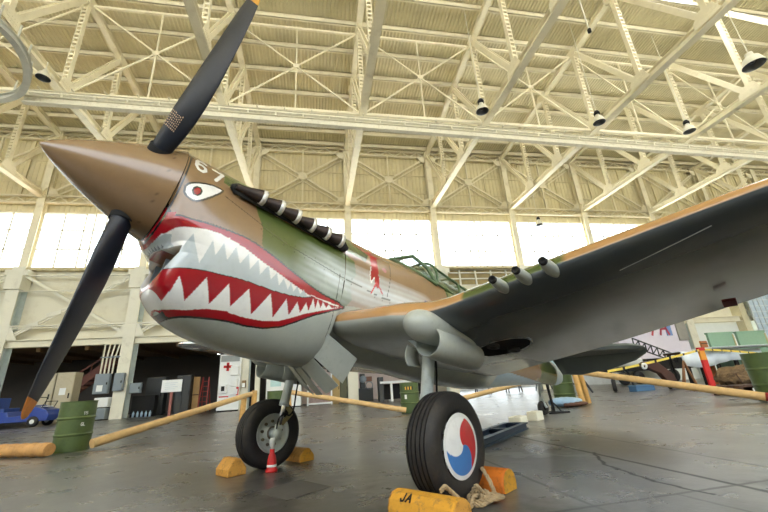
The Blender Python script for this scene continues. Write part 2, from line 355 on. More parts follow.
# intake mouth
cut=MB(); sec=[]
ty_=np.linspace(-.36,.36,33); topc=[(v,min(.03-np.sqrt(.445**2-v*v),-.455)) for v in ty_]
botc=[(v,-.712+(.712-.465)*abs(v/.36)**2.6) for v in ty_[::-1]][1:-1]; cr=np.array(topc+botc); NC=len(cr); cc0=cr.mean(0)
for xx,sc in ((.795,1.0),(.90,1.0),(1.0,1.0),(1.10,.95),(1.45,.8)):
    q=cc0+(cr-cc0)*sc; sec.append(W(np.full(NC,xx),q[:,0],q[:,1]))
cut.grid(np.array(sec),wrap_v=True); 
cut.add(sec[0],[tuple(range(NC))]); cut.add(sec[-1],[tuple(range(NC))])
ccol=np.tile(lin((104,112,116)),(cut.n,1)); ccol[np.arange(NC)]=lin((52,54,58)); ccol[NC+np.arange(0,NC,2)]=lin((52,54,58)); ccol[4*NC:5*NC]=lin((60,62,64))
co=cut.build('cutter',PAINT,air,colors=ccol)
boolean(cowl,co)
for s in (-.11,.11):
    m=MB(); m.beam(W(.955,s,-.60),W(1.35,s,-.60),.02,.21,up=NU); m.build('intake_divider',mat('duct_grey',(96,104,108),rough=.5),cowl)
m=MB()
for h in (-.11,.11,-.33,0,.33):
    pass
m.lathe([(.0,0),(.095,0),(.11,.01),(.115,.05)],W(1.36,0,-.60),-TF,24); m.build('oil_cooler',M_dark,cowl)

# --- centre and rear fuselage
ST_keep=ST.copy()
ST[:]=ST_keep
i=np.where(np.isclose(ST[:,0],2.33))[0][0]
ST[i]=(2.33,.487,-.78,.466,-.2,2,2.3); ST[i+1]=(2.6,.50,-.79,.466,-.2,2,2.3)
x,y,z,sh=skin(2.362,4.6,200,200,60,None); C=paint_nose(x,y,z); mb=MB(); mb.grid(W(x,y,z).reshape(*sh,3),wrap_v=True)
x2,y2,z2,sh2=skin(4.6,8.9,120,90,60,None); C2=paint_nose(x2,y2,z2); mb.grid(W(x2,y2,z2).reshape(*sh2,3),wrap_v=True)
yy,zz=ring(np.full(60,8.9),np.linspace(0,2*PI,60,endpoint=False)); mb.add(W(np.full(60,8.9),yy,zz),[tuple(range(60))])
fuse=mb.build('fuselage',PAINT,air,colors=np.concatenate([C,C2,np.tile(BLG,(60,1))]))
zb_r=[ring(np.array([2.45]),np.array([-PI/2]))]
m=MB(); m.tube([W(2.362,*[float(q) for q in (ring(np.array([2.40]),np.array([a]))[0][0],ring(np.array([2.40]),np.array([a]))[1][0]-.004)]) for a in np.linspace(-PI,0,40)],.006,6); m.build('firewall_lip',M_dark,fuse)
ST[:]=ST_keep

# --- spinner and propeller
SC=np.array([.76,.02,.03])
s=np.concatenate([[0],np.linspace(.012,1,60)**1.25]); rr=.402*(1-(1-s)**1.1)**.78
a=np.linspace(0,2*PI,120,endpoint=False)
G=W((s*.776)[:,None]+0*a,rr[:,None]*np.cos(a)+SC[1]*s[:,None],rr[:,None]*np.sin(a)+SC[2]*s[:,None])
mb=MB(); mb.grid(G,wrap_v=True); mb.add(G[-1],[tuple(range(120))])
sx=(s*.776)[:,None]+0*a; C=np.empty((mb.n,3)); C[:]=lin((132,104,74)); ang=np.tile(a,(len(s),1))
riv=(np.abs(sx-.70)<.005)&((ang*18/PI%1)<.10); C[:sx.size][riv.ravel()]*=.5
spn=mb.build('spinner',PAINT,air,colors=C)
HUB=np.array([.603,.017,.025])
phi0=.92745; SWP=-.03
def blade(phi,tipmat,stencil):
    d=NU*math.cos(phi)+PO*math.sin(phi); e=np.cross(TF,d); o=Wp(HUB)
    R=np.array([.26,.34,.42,.52,.66,.82,1.0,1.18,1.34,1.48,1.576,1.5761,1.62,1.65,1.668,1.676])
    ch=np.interp(R,[.26,.36,.5,.7,.9,1.1,1.3,1.5,1.6,1.65,1.668,1.676],[.14,.15,.19,.235,.25,.245,.225,.185,.145,.105,.065,.01])
    th=np.interp(R,[.26,.36,.5,.8,1.2,1.676],[.135,.115,.075,.036,.022,.008])
    be=np.radians(np.interp(R,[.26,.5,.8,1.2,1.676],[58,48,38,29,23]))
    n=28; k=np.linspace(0,2*PI,n,endpoint=False); G=[]
    for r,c,t,b in zip(R,ch,th,be):
        cd=e*math.cos(b)+TF*math.sin(b); nd=np.cross(d,cd); f=np.clip((r-.30)/.3,0,1)
        xx=np.cos(k)*c/2+SWP*np.sin(PI*np.clip((r-.3)/1.38,0,1)); yy=np.sin(k)*t/2*(1-f*.35*np.cos(k+PI))
        G.append(o+d*r+xx[:,None]*cd+yy[:,None]*nd)
    G=np.array(G); m=MB(); q=11
    m.grid(G[:q+0],0,wrap_v=True); m.add(G[0],[tuple(range(n))],0)
    bl=m.build('propeller_blade',M_black,air)
    m=MB(); m.grid(G[q-1:],0,wrap_v=True); m.add(G[-1],[tuple(range(n))]); m.build('blade_tip',tipmat,bl)['label']='worn orange blade tip' if tipmat is M_tiporange else 'yellow blade tip'
    # dark collar where the blade leaves the spinner
    m=MB(); m.lathe([(.080,-.04),(.080,.02),(.074,.025)],o+d*.335,d,28); m.build('blade_root_cuff',M_dark,bl)
    if stencil:
        m=MB(); r0=.56; b=math.radians(44); cd=e*math.cos(b)+TF*math.sin(b); nd=np.cross(d,cd)
        sgn=1 if nd@(np.array([0,0,.786])-(o+d*.6))>0 else -1; nd=nd*sgn
        rs=random.Random(3)
        for row in range(7):
            u=.0
            while u<.13:
                w_=rs.choice([.006,.009,.012]); p=o+d*(.52+u)+cd*(-.055+row*.0165)*sgn*-1+nd*(.037-.05*u)
                m.beam(p,p+d*w_,.007,.0025,up=nd); u+=w_+.010
        m.build('stencil_lettering',M_stencil,bl)
    return bl
blade(phi0,M_yellow,True); blade(phi0+2*PI/3,M_tiporange,False); blade(phi0+4*PI/3,M_yellow,False)

# --- exhaust stacks, both sides
for sd in (1,-1):
    m=MB()
    P=[(1.13,.395,.175,.02),(1.17,.41,.165,.045),(1.25,.425,.16,.052),(2.32,.43,.165,.05),(2.37,.42,.165,.02)]
    G=[]; k=np.linspace(0,2*PI,24,endpoint=False)
    for xx,y_,z_,h in P: G.append(W(xx+0*k,sd*(y_+.022*np.cos(k)),z_+h*np.sin(k)*1.15))
    m.grid(np.array(G),wrap_v=True); m.add(G[0],[tuple(range(24))]); m.add(G[-1],[tuple(range(24))]); m.build('exhaust_trough',M_dark,air)
    for q in range(6):
        xe=1.385+q*.171; zc=.166+.006*q/5
        m=MB(); G=[]
        for xx,ry,rz,yo in ((xe-.225,.026,.030,.425),(xe-.15,.034,.036,.445),(xe-.08,.044,.05,.466),(xe-.016,.052,.064,.478)):
            G.append(W(xx+0*k,sd*(yo+ry*np.cos(k)),zc+rz*np.sin(k)))
        m.grid(np.array(G),wrap_v=True); m.add(G[0],[tuple(range(24))]); m.add(G[-1],[tuple(range(24))])
        st=m.build('exhaust_stack',M_exh,air)
        m=MB(); R_=[]
        for xx,f in ((xe-.030,1.0),(xe-.030,1.07),(xe+.008,1.12),(xe+.008,.9),(xe-.01,.8)): R_.append(W(xx+0*k,sd*(.478+.052*f*np.cos(k)),zc+.064*f*np.sin(k)))
        m.grid(np.array(R_),wrap_v=True); m.build('stack_rim',M_rim,st)['label']='bright steel exhaust rim'

# --- cowl flaps under the nose
def ringpt(xx,a): yy,zz=ring(np.array([xx]),np.array([a])); return float(yy[0]),float(zz[0])
for (a0,a1) in ((-.66,-1.10),(-1.12,-1.46),(-1.49,-1.65),(-1.68,-2.02),(-2.04,-2.48)):
    yA,zA=ringpt(2.33,a0); yB,zB=ringpt(2.33,a1); am=(a0+a1)/2; yM,zM=ringpt(2.33,am)
    ny,nz=np.array([yM,zM+.24])/np.hypot(yM,zM+.24)
    A=W(2.34,yA,zA); B=W(2.34,yB,zB); dv=-TF*.30+(PO*ny+NU*nz)*.19; sp=(B-A)*.04
    m=MB(); n_=nrm(np.cross(B-A,dv))*.008
    Q=np.array([A,B,B+dv+sp,A+dv-sp]); m.add(np.concatenate([Q,Q+n_]),[(0,1,2,3),(7,6,5,4),(0,4,5,1),(1,5,6,2),(2,6,7,3),(3,7,4,0)])
    m.build('cowl_flap',M_grey,air,bevel=.003)
m=MB(); m.box(W(2.52,0,-.86),(.25,.50,.10),np.stack([TF,PO,NU],1)); m.build('radiator_outlet',M_dark,air)

# --- wings
WY=np.array([.30,.46,.75,1.0,1.12,1.25,1.40,1.6,1.88,2.3,2.8,3.3,4.2,4.9,5.3,5.55,5.66])
XLE=np.interp(WY,[.30,.46,.75,1.0,1.12,1.25,1.40,1.6,3.4,4.9,5.3,5.55,5.66],[2.36,2.38,2.42,2.46,2.52,2.62,2.68,2.70,2.70,2.72,2.82,3.02,3.3])
ZLE=np.interp(WY,[.3,.46,1.0,1.12,1.25,1.4,1.6,1.8,3.37,5.7],[-.575,-.585,-.60,-.60,-.57,-.53,-.488,-.462,-.252,.03])
XTE=np.interp(WY,[.3,.5,1.5,1.88,2.3,2.8,3.3,4.2,4.9,5.3,5.55,5.66],[5.30,5.30,5.10,5.02,4.93,4.75,4.57,4.25,4.0,3.85,3.62,3.4])
ZTE=np.interp(WY,[.3,.5,1.88,2.3,2.8,3.3,5.7],[-.50,-.49,-.33,-.27,-.22,-.17,.06])
TC=np.interp(WY,[.3,1.0,1.4,2.4,5.7],[.145,.145,.15,.145,.11])
def wing(sd):
    ys=np.concatenate([np.linspace(.30,1.6,40),np.linspace(1.64,5.2,70),np.linspace(5.25,5.66,14)])
    nc=46; f=(1-np.cos(np.linspace(0,PI,nc)))/2; f=f**1.25
    def th(f,t): return 5*t*(.2969*np.sqrt(f)-.126*f-.3516*f**2+.2843*f**3-.1036*f**4)
    cam=np.where(f<.4,.02/.16*(.8*f-f*f),.02/.36*(.2+.8*f-f*f))
    G=[];CC=[]
    for y_ in ys:
        xl,zl,xt,zt_,tc=[np.interp(y_,WY,q) for q in (XLE,ZLE,XTE,ZTE,TC)]; c=xt-xl
        up=np.stack([xl+f*c,zl+(zt_-zl)*f+(cam+th(f,tc))*c],1); lo=np.stack([xl+f*c,zl+(zt_-zl)*f+(cam-th(f,tc))*c],1)
        P=np.concatenate([up[::-1],lo[1:]]); G.append(W(P[:,0],sd*y_+0*P[:,0],P[:,1]))
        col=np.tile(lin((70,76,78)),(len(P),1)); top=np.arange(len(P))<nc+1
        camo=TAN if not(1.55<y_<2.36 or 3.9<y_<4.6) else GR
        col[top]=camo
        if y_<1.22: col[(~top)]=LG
        fl=np.concatenate([f[::-1],f[1:]]); lowr=np.arange(len(P))>nc
        # gap lines painted dark: flap / aileron hinge
        col[lowr&(np.abs(fl-.70)<.006)&(y_>.8)]*=.35
        CC.append(col)
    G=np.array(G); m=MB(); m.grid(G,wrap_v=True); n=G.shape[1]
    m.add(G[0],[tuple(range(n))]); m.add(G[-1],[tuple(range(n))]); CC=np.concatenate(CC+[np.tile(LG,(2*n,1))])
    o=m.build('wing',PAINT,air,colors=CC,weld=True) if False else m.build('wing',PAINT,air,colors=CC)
    # wheel well
    c=MB(); c.lathe([(0,-.5),(.262,-.5),(.262,.17),(0,.17)],W(3.74,sd*1.34,-.70),NU,48)
    bo=c.build('cutter',M_dark,air,colors=np.tile(lin((20,19,18)),(c.n,1)),weld=True)
    bmw=bmesh.new(); bmw.from_mesh(o.data); bmesh.ops.remove_doubles(bmw,verts=bmw.verts,dist=1e-5); bmw.to_mesh(o.data); bmw.free()
    boolean(o,bo)
    def low_z(x_,y_):
        xl,zl,xt,zt_,tc=[np.interp(y_,WY,q) for q in (XLE,ZLE,XTE,ZTE,TC)]; c_=xt-xl; f1=(x_-xl)/c_; cm=(.02/.16*(.8*f1-f1*f1) if f1<.4 else .02/.36*(.2+.8*f1-f1*f1)); return zl+(zt_-zl)*f1+(cm-5*tc*(.2969*f1**.5-.126*f1-.3516*f1**2+.2843*f1**3-.1036*f1**4))*c_
    k_=np.linspace(0,2*PI,64,endpoint=False); cx_=3.74+.255*np.cos(k_); cy_=1.34+.255*np.sin(k_); z0_=np.array([low_z(a_,b_) for a_,b_ in zip(cx_,cy_)])
    c=MB(); R1=W(cx_,sd*cy_,z0_-.004); R2=W(cx_,sd*cy_,z0_*0-.552); c.grid(np.array([R1,R2]),wrap_v=True,sm=False); c.add(R2,[tuple(range(64))]); c.build('wheel_well',M_dark,o)
    for dx,dy in ((-.1,-.05),(.08,.07)):
        c=MB(); c.lathe([(0,-.01),(.06,-.01),(.06,.02),(.04,.02),(.035,.0),(0,0)],W(3.74+dx,sd*(1.34+dy),-.60),-NU,20); c.build('well_fitting',mat('well_fitting_grey',(60,58,54),rough=.6),o)
    if True:
        m=MB(); pts=[]
        for t_ in np.linspace(0,1,30):
            y_=2.60+.50*t_; x_=2.92-.12*t_; xl,zl,xt,zt_,tc=[np.interp(y_,WY,q) for q in (XLE,ZLE,XTE,ZTE,TC)]; c=xt-xl; f1=(x_-xl)/c; cm=.02/.16*(.8*f1-f1*f1); pts.append(W(x_,sd*y_,zl+(zt_-zl)*f1+(cm-5*tc*(.2969*f1**.5-.126*f1-.3516*f1**2+.2843*f1**3))*c-.001))
        for a_,b_ in zip(pts[:-1],pts[1:]): m.beam(a_,b_,.006,.003,up=NU)
        m.build('seam_tape',mat('seam_pale',(170,172,170),rough=.5),o)
    return o
wingP=wing(1); wingS=wing(-1)
# guns
for sd in (1,-1):
    for y_,z_ in ((1.895,-.478),(2.07,-.453),(2.255,-.437)):
        m=MB(); m.lathe([(.026,-.02),(.033,-.005),(.040,.05),(.043,.11),(.03,.20),(0,.24)],W(2.585,sd*y_,z_),-TF,24); m.lathe([(.026,-.02),(.023,-.015),(.023,.05)],W(2.585,sd*y_,z_),-TF,24)
        gf=m.build('gun_fairing',M_grey,air)
        m=MB(); m.lathe([(0,-.035),(.017,-.035),(.017,-.045),(.027,-.045),(.028,.0),(.0,.0)],W(2.585,sd*y_,z_),-TF,20); m.build('gun_muzzle',M_dark,gf)['label']='black gun muzzle'
# aileron fitting under the port wing
m=MB(); m.box(W(4.12,3.06,-.345),(.14,.085,.02),np.stack([TF,PO,NU],1)); m.build('wing_tie_down',mat('oxide_red',(92,24,24),rough=.6),air,bevel=.004)

# --- undercarriage
def gear(sd):
    Y=lambda v: sd*v
    # bulged fairing on the leading edge
    m=MB(); u=np.linspace(0,PI,26); v=np.linspace(0,2*PI,40,endpoint=False)
    G=[]
    for a_ in u:
        xx=-np.cos(a_); s_=np.sin(a_); lx=.20 if xx<0 else .78
        G.append(W(2.64+lx*xx+0*v,Y(1.225+.135*s_*np.cos(v)),-.69+.128*s_*np.sin(v)+.06*max(xx,0)))
    m.grid(np.array(G),wrap_v=True); m.build('gear_fairing',M_grey,air)
    # half-round leg trough running aft
    m=MB(); k=np.linspace(0,2*PI,36,endpoint=False); G=[]
    for xx,r,zc in ((2.645,.115,-.815),(2.65,.122,-.815),(2.95,.126,-.805),(3.22,.122,-.795),(3.31,.110,-.79),(3.35,.08,-.785),(3.365,.03,-.78)):
        G.append(W(xx+0*k,Y(1.27+r*np.cos(k)),zc+r*np.sin(k)))
    m.grid(np.array(G),wrap_v=True); m.add(G[-1],[tuple(range(36))]); m.grid(np.array([G[0],W(2.90+0*k,Y(1.27+.102*np.cos(k)),-.805+.102*np.sin(k))]),wrap_v=True)
    m.add(W(2.90+0*k,Y(1.27+.102*np.cos(k)),-.805+.102*np.sin(k)),[tuple(range(36))]); m.build('leg_trough',M_grey,air)
    # inboard door
    m=MB(); G=[]
    for t_ in np.linspace(0,1,10):
        b=math.sin(t_*PI)*.03; G.append([W(2.76+.02*t_,Y(.97-b),-.78-.17*t_),W(2.95,Y(.97-b),-.78-.15*t_)])
    m.grid(np.array(G)); o=m.build('gear_door',M_grey,air); md=o.modifiers.new('t','SOLIDIFY'); md.thickness=.012
    # leg
    top=W(2.95,Y(1.045),-.66); ax=W(2.92,Y(1.06),-1.522); d=nrm(ax-top); L_=np.linalg.norm(ax-top)
    m=MB(); m.lathe([(0,0),(.066,0),(.066,.10),(.074,.10),(.074,.17),(.052,.17),(.052,.50),(.057,.50),(.057,.56),(.034,.56)],top,d,32); leg=m.build('gear_leg',M_steel,air)
    m=MB(); m.lathe([(.03,.54),(.03,L_-.06),(0,L_-.06)],top,d,24); m.build('oleo_piston',M_chrome,leg)
    m=MB(); m.box(top+d*.135,(.13,.13,.075),np.stack([TF,PO,NU],1)); m.build('trunnion_block',M_steel,leg,bevel=.012)
    m=MB(); m.beam(W(2.80,Y(.90),-.68),top+d*.17,.035,.035); m.build('drag_brace',M_steel,leg,bevel=.006)
    m=MB(); kn=top+d*.62+TF*-.13; m.beam(top+d*.53,kn,.05,.018,up=PO); m.beam(kn,top+d*(L_-.07),.05,.018,up=PO); m.build('torque_link',mat('brass_olive',(150,138,96),rough=.5),leg,bevel=.004)
    m=MB(); hp=[top+d*.05+TF*-.07,top+d*.25+TF*-.12,top+d*.42+TF*-.13,top+d*.58+TF*-.15,top+d*.66+TF*-.10-PO*sd*.02,top+d*.64+TF*.0-PO*sd*.06,top+d*.70+TF*.05-PO*sd*.03,ax+TF*.03-PO*sd*.02-d*.04]
    hp=np.array(hp); tt=np.linspace(0,len(hp)-1,50); hp=np.stack([np.interp(tt,np.arange(len(hp)),hp[:,q]) for q in range(3)],1)
    for _ in range(6): hp[1:-1]=(hp[:-2]+hp[2:]+2*hp[1:-1])/4
    m.tube(hp,.009,8); m.build('brake_hose',M_dark,leg)
    m=MB(); m.lathe([(0,-.05),(.045,-.04),(.06,-.03),(.06,.02),(.04,.05),(.04,.16)],ax,PO*sd,24); m.beam(ax-d*.10,ax+d*.03,.07,.06,up=PO); m.build('axle_fitting',M_steel,leg,bevel=.006)
    # wheel: tyre with circumferential grooves, hub, outer disc
    wc=GEAR+PO*(1.25 if sd<0 else 1.262)*sd+np.array([0,0,.364 if sd<0 else .359]); w_=PO*sd
    pr=[(.205,-.095),(.215,-.11),(.24,-.124),(.29,-.132),(.325,-.124),(.350,-.103)]
    gr=[-.072,-.038,.0,.038,.072]
    R0=lambda h:.371-.42*h*h*2
    xs_=-.09
    for g in gr: pr+= [(R0(g-.006),g-.006),(R0(g)-.011,g-.004),(R0(g)-.011,g+.004),(R0(g+.006),g+.006)]
    pr+=[(.350,.103),(.325,.124),(.29,.132),(.24,.124),(.215,.11),(.205,.095)]
    m=MB(); m.lathe(pr,wc,w_,96,0,True); ty=m.build('tyre',M_rubber,air)
    me=ty.data; me.set_sharp_from_angle(angle=.6)
    # the tyre is the wheel part; rim and disc are its pieces
    m=MB(); m.lathe([(.205,-.085),(.212,-.10),(.20,-.105),(.185,-.085),(.17,-.06),(.09,-.055),(.085,-.09),(0,-.09)],wc,w_,64); rim=m.build('wheel_rim',M_steel,ty)
    m=MB()
    for q in range(9):
        a_=q*2*PI/9; up=np.array([0,0,1.]); p=wc+(TF*math.cos(a_)+NU*math.sin(a_))*.125-w_*.06; m.lathe([(0,-.02),(.016,-.02),(.016,.01)],p,w_,10)
    m.lathe([(.055,-.095),(.075,-.09),(.075,-.05)],wc,w_,20); m.build('brake_assembly',mat('grimy_metal',(120,112,98),rough=.6,metal=.3,dirt=(50,45,40),dirt_amt=.7),ty)
    # outer disc, three swirling colours inside a white ring
    nr,na=44,180; r=np.linspace(0,.217,nr); th_=np.linspace(0,2*PI,na,endpoint=False); Rr,Th=np.meshgrid(r,th_,indexing='ij')
    hgt=.122+.018*(1-(Rr/.217)**2); fw=TF-NU*0; up=np.cross(w_,TF)*sd; up=up if up[2]>0 else -up; aft=-TF
    P=wc+w_*hgt[...,None]+Rr[...,None]*(np.cos(Th)[...,None]*aft+np.sin(Th)[...,None]*up)
    q=np.clip(Rr/.190,0,1); ang=(np.degrees(Th)-75*(1-q)**1.1)%360
    red=lin((196,24,40)); blu=lin((58,122,196)); wh=lin((236,237,238))
    C=np.where(((ang<78)|(ang>312))[...,None],red,np.where((ang<195)[...,None],wh,blu)); C=np.where((Rr>.190)[...,None],wh*.92,C)
    m=MB(); m.grid(P,wrap_v=True); dk=m.build('wheel_disc',PAINT,ty,colors=C.reshape(-1,3)); dk['label']='wheel disc painted red, white and blue'
gear(1); gear(-1)
# wheel half showing past the cowl underside on the far leg: gun-camera sized blister
# --- canopy
m=MB(); F1,F2=(3.30,.13,.555),(3.30,-.13,.555); A1,A2=(3.66,.17,.745),(3.66,-.17,.745); B1,B2=(3.92,.39,.375),(3.92,-.39,.375)
def q4(*p): m.add([Wp(k_) for k_ in p],[tuple(range(len(p)))])
q4(F1,A1,A2,F2); q4(F1,B1,A1); q4(F2,B2,A2); cn=m.build('windscreen',M_pane,air)
m=MB(); m.tube([Wp(F1),Wp(A1)],.018,8); m.tube([Wp(F2),Wp(A2)],.018,8); m.tube([Wp(F1),Wp((3.62,.29,.46)),Wp(B1)],.024,8); m.tube([Wp(F2),Wp((3.62,-.29,.46)),Wp(B2)],.024,8); m.tube([Wp(B1),Wp((3.80,.32,.585)),Wp(A1),Wp((3.64,0,.765)),Wp(A2),Wp((3.80,-.32,.585)),Wp(B2)],.026,8); m.tube([Wp(F1),Wp(F2)],.02,8)
m.build('windscreen_frame',M_green,cn)
xs=np.linspace(3.90,5.15,8); sec=lambda xx,k_:(xx,(.39*(1-.12*((xx-4.02)/1.13)))*np.cos(k_)**.7 if np.cos(k_)>0 else 0,0)
G=[]; kk=np.linspace(0,PI,17)
def can(xx,a_): c=math.cos(a_); s_=math.sin(a_); w_=.385-.05*(xx-4.02); h=.38-.02*(xx-4.02); return W(xx,w_*np.sign(c)*abs(c)**.75,.39+h*abs(s_)**.8)
G=np.array([[can(xx,a_) for a_ in kk] for xx in xs]); m=MB(); m.grid(G); sl=m.build('sliding_hood',M_pane,air)
m=MB()
for xx in (3.93,4.5,4.80,5.14): m.tube([can(xx,a_) for a_ in kk],.017,8)
for a_ in (0,.62,PI-.62,PI): m.tube([can(xx,a_) for xx in xs],.016,8)
m.build('hood_frame',M_green,sl)
m=MB(); m.box(W(4.6,0,.42),(.12,.40,.34),np.stack([TF,PO,NU],1)); m.build('pilot_seat_armour',M_green,air,bevel=.02)
m=MB(); m.box(W(4.3,0,.40),(1.2,.66,.05),np.stack([TF,PO,NU],1)); m.build('cockpit_floor',M_dark,air)
# --- tail
def foil(pts,o,ux,uy,nz,t,name,cols=None,matx=None):
    m=MB(); pts=np.array(pts,float); c=pts.mean(0); ins=c+(pts-c)*.86; A=np.array([o+p[0]*ux+p[1]*uy for p in pts]); U=np.array([o+p[0]*ux+p[1]*uy+nz*t for p in ins]); D_=np.array([o+p[0]*ux+p[1]*uy-nz*t for p in ins]); n=len(pts)
    m.add(np.concatenate([A,U,D_]),[(i,(i+1)%n,n+(i+1)%n,n+i) for i in range(n)]+[((i+1)%n,i,2*n+i,2*n+(i+1)%n) for i in range(n)]+[tuple(range(n,2*n)),tuple(range(2*n,3*n))[::-1]])
    return m.build(name,matx or M_grey,air)
o0=W(0,0,0)
for sd in (1,-1):
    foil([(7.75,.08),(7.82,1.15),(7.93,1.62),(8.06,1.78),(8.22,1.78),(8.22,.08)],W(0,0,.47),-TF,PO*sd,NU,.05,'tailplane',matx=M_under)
    dr=math.radians(36); ca,sa=math.cos(dr),math.sin(dr)
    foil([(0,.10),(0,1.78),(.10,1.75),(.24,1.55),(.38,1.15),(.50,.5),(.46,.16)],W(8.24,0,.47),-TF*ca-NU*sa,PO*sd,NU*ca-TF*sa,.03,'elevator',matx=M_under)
foil([(7.6,.50),(7.95,1.05),(8.2,1.32),(8.36,1.36),(8.36,.40),(8.0,.42)],o0,-TF,NU,PO,.045,'tail_fin',matx=M_green)
foil([(8.38,.16),(8.38,1.38),(8.56,1.42),(8.86,1.30),(9.05,.95),(9.08,.55),(8.96,.22),(8.70,.02)],o0,-TF,NU,PO,.04,'rudder',matx=mat('pale_blue_grey',(168,196,200),rough=.4))
tw=W(7.62,-.0,0); tw=np.array([4.93,8.14,0.])
m=MB(); hub=tw+np.array([0,0,.15]); m.lathe([(.05,-.05),(.10,-.06),(.14,-.04),(.152,0),(.14,.04),(.10,.06),(.05,.05)],hub,nrm(PO+TF*.25),32); twh=m.build('tail_wheel',M_rubber,air)
m=MB(); m.tube([hub+nrm(PO)*.08,hub+np.array([-.03,-.02,.25]),W(7.75,0,-.12)],.028,10); m.tube([hub-nrm(PO)*.08,hub+np.array([-.03,-.02,.25])],.022,10); m.build('tail_wheel_fork',M_steel,air)

# ------------------------------------------------------------------ the hangar
YW=24.75; XK=lambda k:2.2408+6.5428*k
ZB=13.72; ztop=lambda y:18.42+(YW-y)*.088; zroof=lambda y:ztop(y)+.50
M_truss=mat('cream_steel_paint',(240,232,204),rough=.5,var=.05,scale=.8,dirt=(168,150,112),dirt_amt=.25)
M_col=mat('pale_column_paint',(228,224,204),rough=.5,var=.06,scale=.7,dirt=(150,140,116),dirt_amt=.25)
M_deck=mat('roof_deck_paint',(226,217,182),rough=.6,var=.10,scale=.5,dirt=(170,156,112),dirt_amt=.2)
M_up=mat('corrugated_wall_paint',(224,213,174),rough=.6,var=.08,scale=.6,dirt=(170,152,104),dirt_amt=.2)
M_mid=mat('panel_wall_paint',(226,220,196),rough=.6,var=.05,scale=.5,dirt=(190,176,140),dirt_amt=.3)
M_sash=mat('sash_paint',(228,224,206),rough=.5,var=.04)
M_win=glass('window_glass',(250,252,252),.04,.2)
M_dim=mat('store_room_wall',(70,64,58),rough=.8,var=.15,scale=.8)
M_concrete=None
def concrete():
    m=bpy.data.materials.new('polished_concrete'); m.use_nodes=True; nt=m.node_tree; N=nt.nodes; L=nt.links; b=N['Principled BSDF']
    tc=N.new('ShaderNodeTexCoord')
    def noise(s,d=8,r=.65,dist=0):
        n=N.new('ShaderNodeTexNoise'); n.inputs['Scale'].default_value=s; n.inputs['Detail'].default_value=d; n.inputs['Roughness'].default_value=r; n.inputs['Distortion'].default_value=dist; L.new(tc.outputs['Object'],n.inputs['Vector']); return n.outputs['Fac']
    def rng_(v,a,b_,c,d):
        n=N.new('ShaderNodeMapRange'); n.inputs[1].default_value=a; n.inputs[2].default_value=b_; n.inputs[3].default_value=c; n.inputs[4].default_value=d; L.new(v,n.inputs[0]); return n.outputs[0]
    def mixc(f,a,c,mode='MIX'):
        n=N.new('ShaderNodeMix'); n.data_type='RGBA'; n.blend_type=mode
        if isinstance(f,float): n.inputs[0].default_value=f
        else: L.new(f,n.inputs[0])
        L.new(a,n.inputs[6])
        if isinstance(c,tuple): n.inputs[7].default_value=c
        else: L.new(c,n.inputs[7])
        return n.outputs[2]
    cr=N.new('ShaderNodeValToRGB'); L.new(noise(.35,10,.6,.3),cr.inputs[0])
    e=cr.color_ramp.elements; e[0].position=.36; e[0].color=(*lin((80,78,73)),1); e[1].position=.64; e[1].color=(*lin((108,105,99)),1)
    col=cr.outputs[0]; lm=None
    col=mixc(rng_(noise(3.2,10,.75),.48,.78,0,.22),col,(*lin((72,66,58)),1))
    col=mixc(rng_(noise(1.3,12,.78,.5),.56,.80,0,.07),col,(*lin((140,138,132)),1))
    # joints and a crack, as narrow dark lines between fixed points on the slab
    sep=N.new('ShaderNodeSeparateXYZ'); L.new(tc.outputs['Object'],sep.inputs[0])
    wob=N.new('ShaderNodeTexNoise'); wob.inputs['Scale'].default_value=6; wob.inputs['Detail'].default_value=5; L.new(tc.outputs['Object'],wob.inputs['Vector'])
    ws=N.new('ShaderNodeVectorMath'); ws.operation='SUBTRACT'; L.new(wob.outputs['Color'],ws.inputs[0]); ws.inputs[1].default_value=(.5,.5,.5)
    def seg(a,c,w,amp,strength,colr=(.012,.011,.010,1)):
        nonlocal col,lm
        sc=N.new('ShaderNodeVectorMath'); sc.operation='SCALE'; L.new(ws.outputs[0],sc.inputs[0]); sc.inputs['Scale'].default_value=amp
        ad=N.new('ShaderNodeVectorMath'); L.new(tc.outputs['Object'],ad.inputs[0]); L.new(sc.outputs[0],ad.inputs[1])
        sb=N.new('ShaderNodeVectorMath'); sb.operation='SUBTRACT'; L.new(ad.outputs[0],sb.inputs[0]); sb.inputs[1].default_value=(*a,0)
        ml=N.new('ShaderNodeVectorMath'); ml.operation='MULTIPLY'; L.new(sb.outputs[0],ml.inputs[0]); ml.inputs[1].default_value=(1,1,0)
        v=(c[0]-a[0],c[1]-a[1],0); dd=v[0]**2+v[1]**2
        dt=N.new('ShaderNodeVectorMath'); dt.operation='DOT_PRODUCT'; L.new(ml.outputs[0],dt.inputs[0]); dt.inputs[1].default_value=(v[0]/dd,v[1]/dd,0)
        cl=N.new('ShaderNodeClamp'); L.new(dt.outputs['Value'],cl.inputs[0])
        pv=N.new('ShaderNodeVectorMath'); pv.operation='SCALE'; pv.inputs[0].default_value=v; L.new(cl.outputs[0],pv.inputs['Scale'])
        df=N.new('ShaderNodeVectorMath'); df.operation='DISTANCE'; L.new(ml.outputs[0],df.inputs[0]); L.new(pv.outputs[0],df.inputs[1])
        f_=rng_(df.outputs['Value'],w*.6,w*1.5,strength,0); col=mixc(f_,col,colr)
        if True:
            if lm is None: lm=f_
            else: mx_=N.new('ShaderNodeMath'); mx_.operation='MAXIMUM'; L.new(lm,mx_.inputs[0]); L.new(f_,mx_.inputs[1]); lm=mx_.outputs[0]
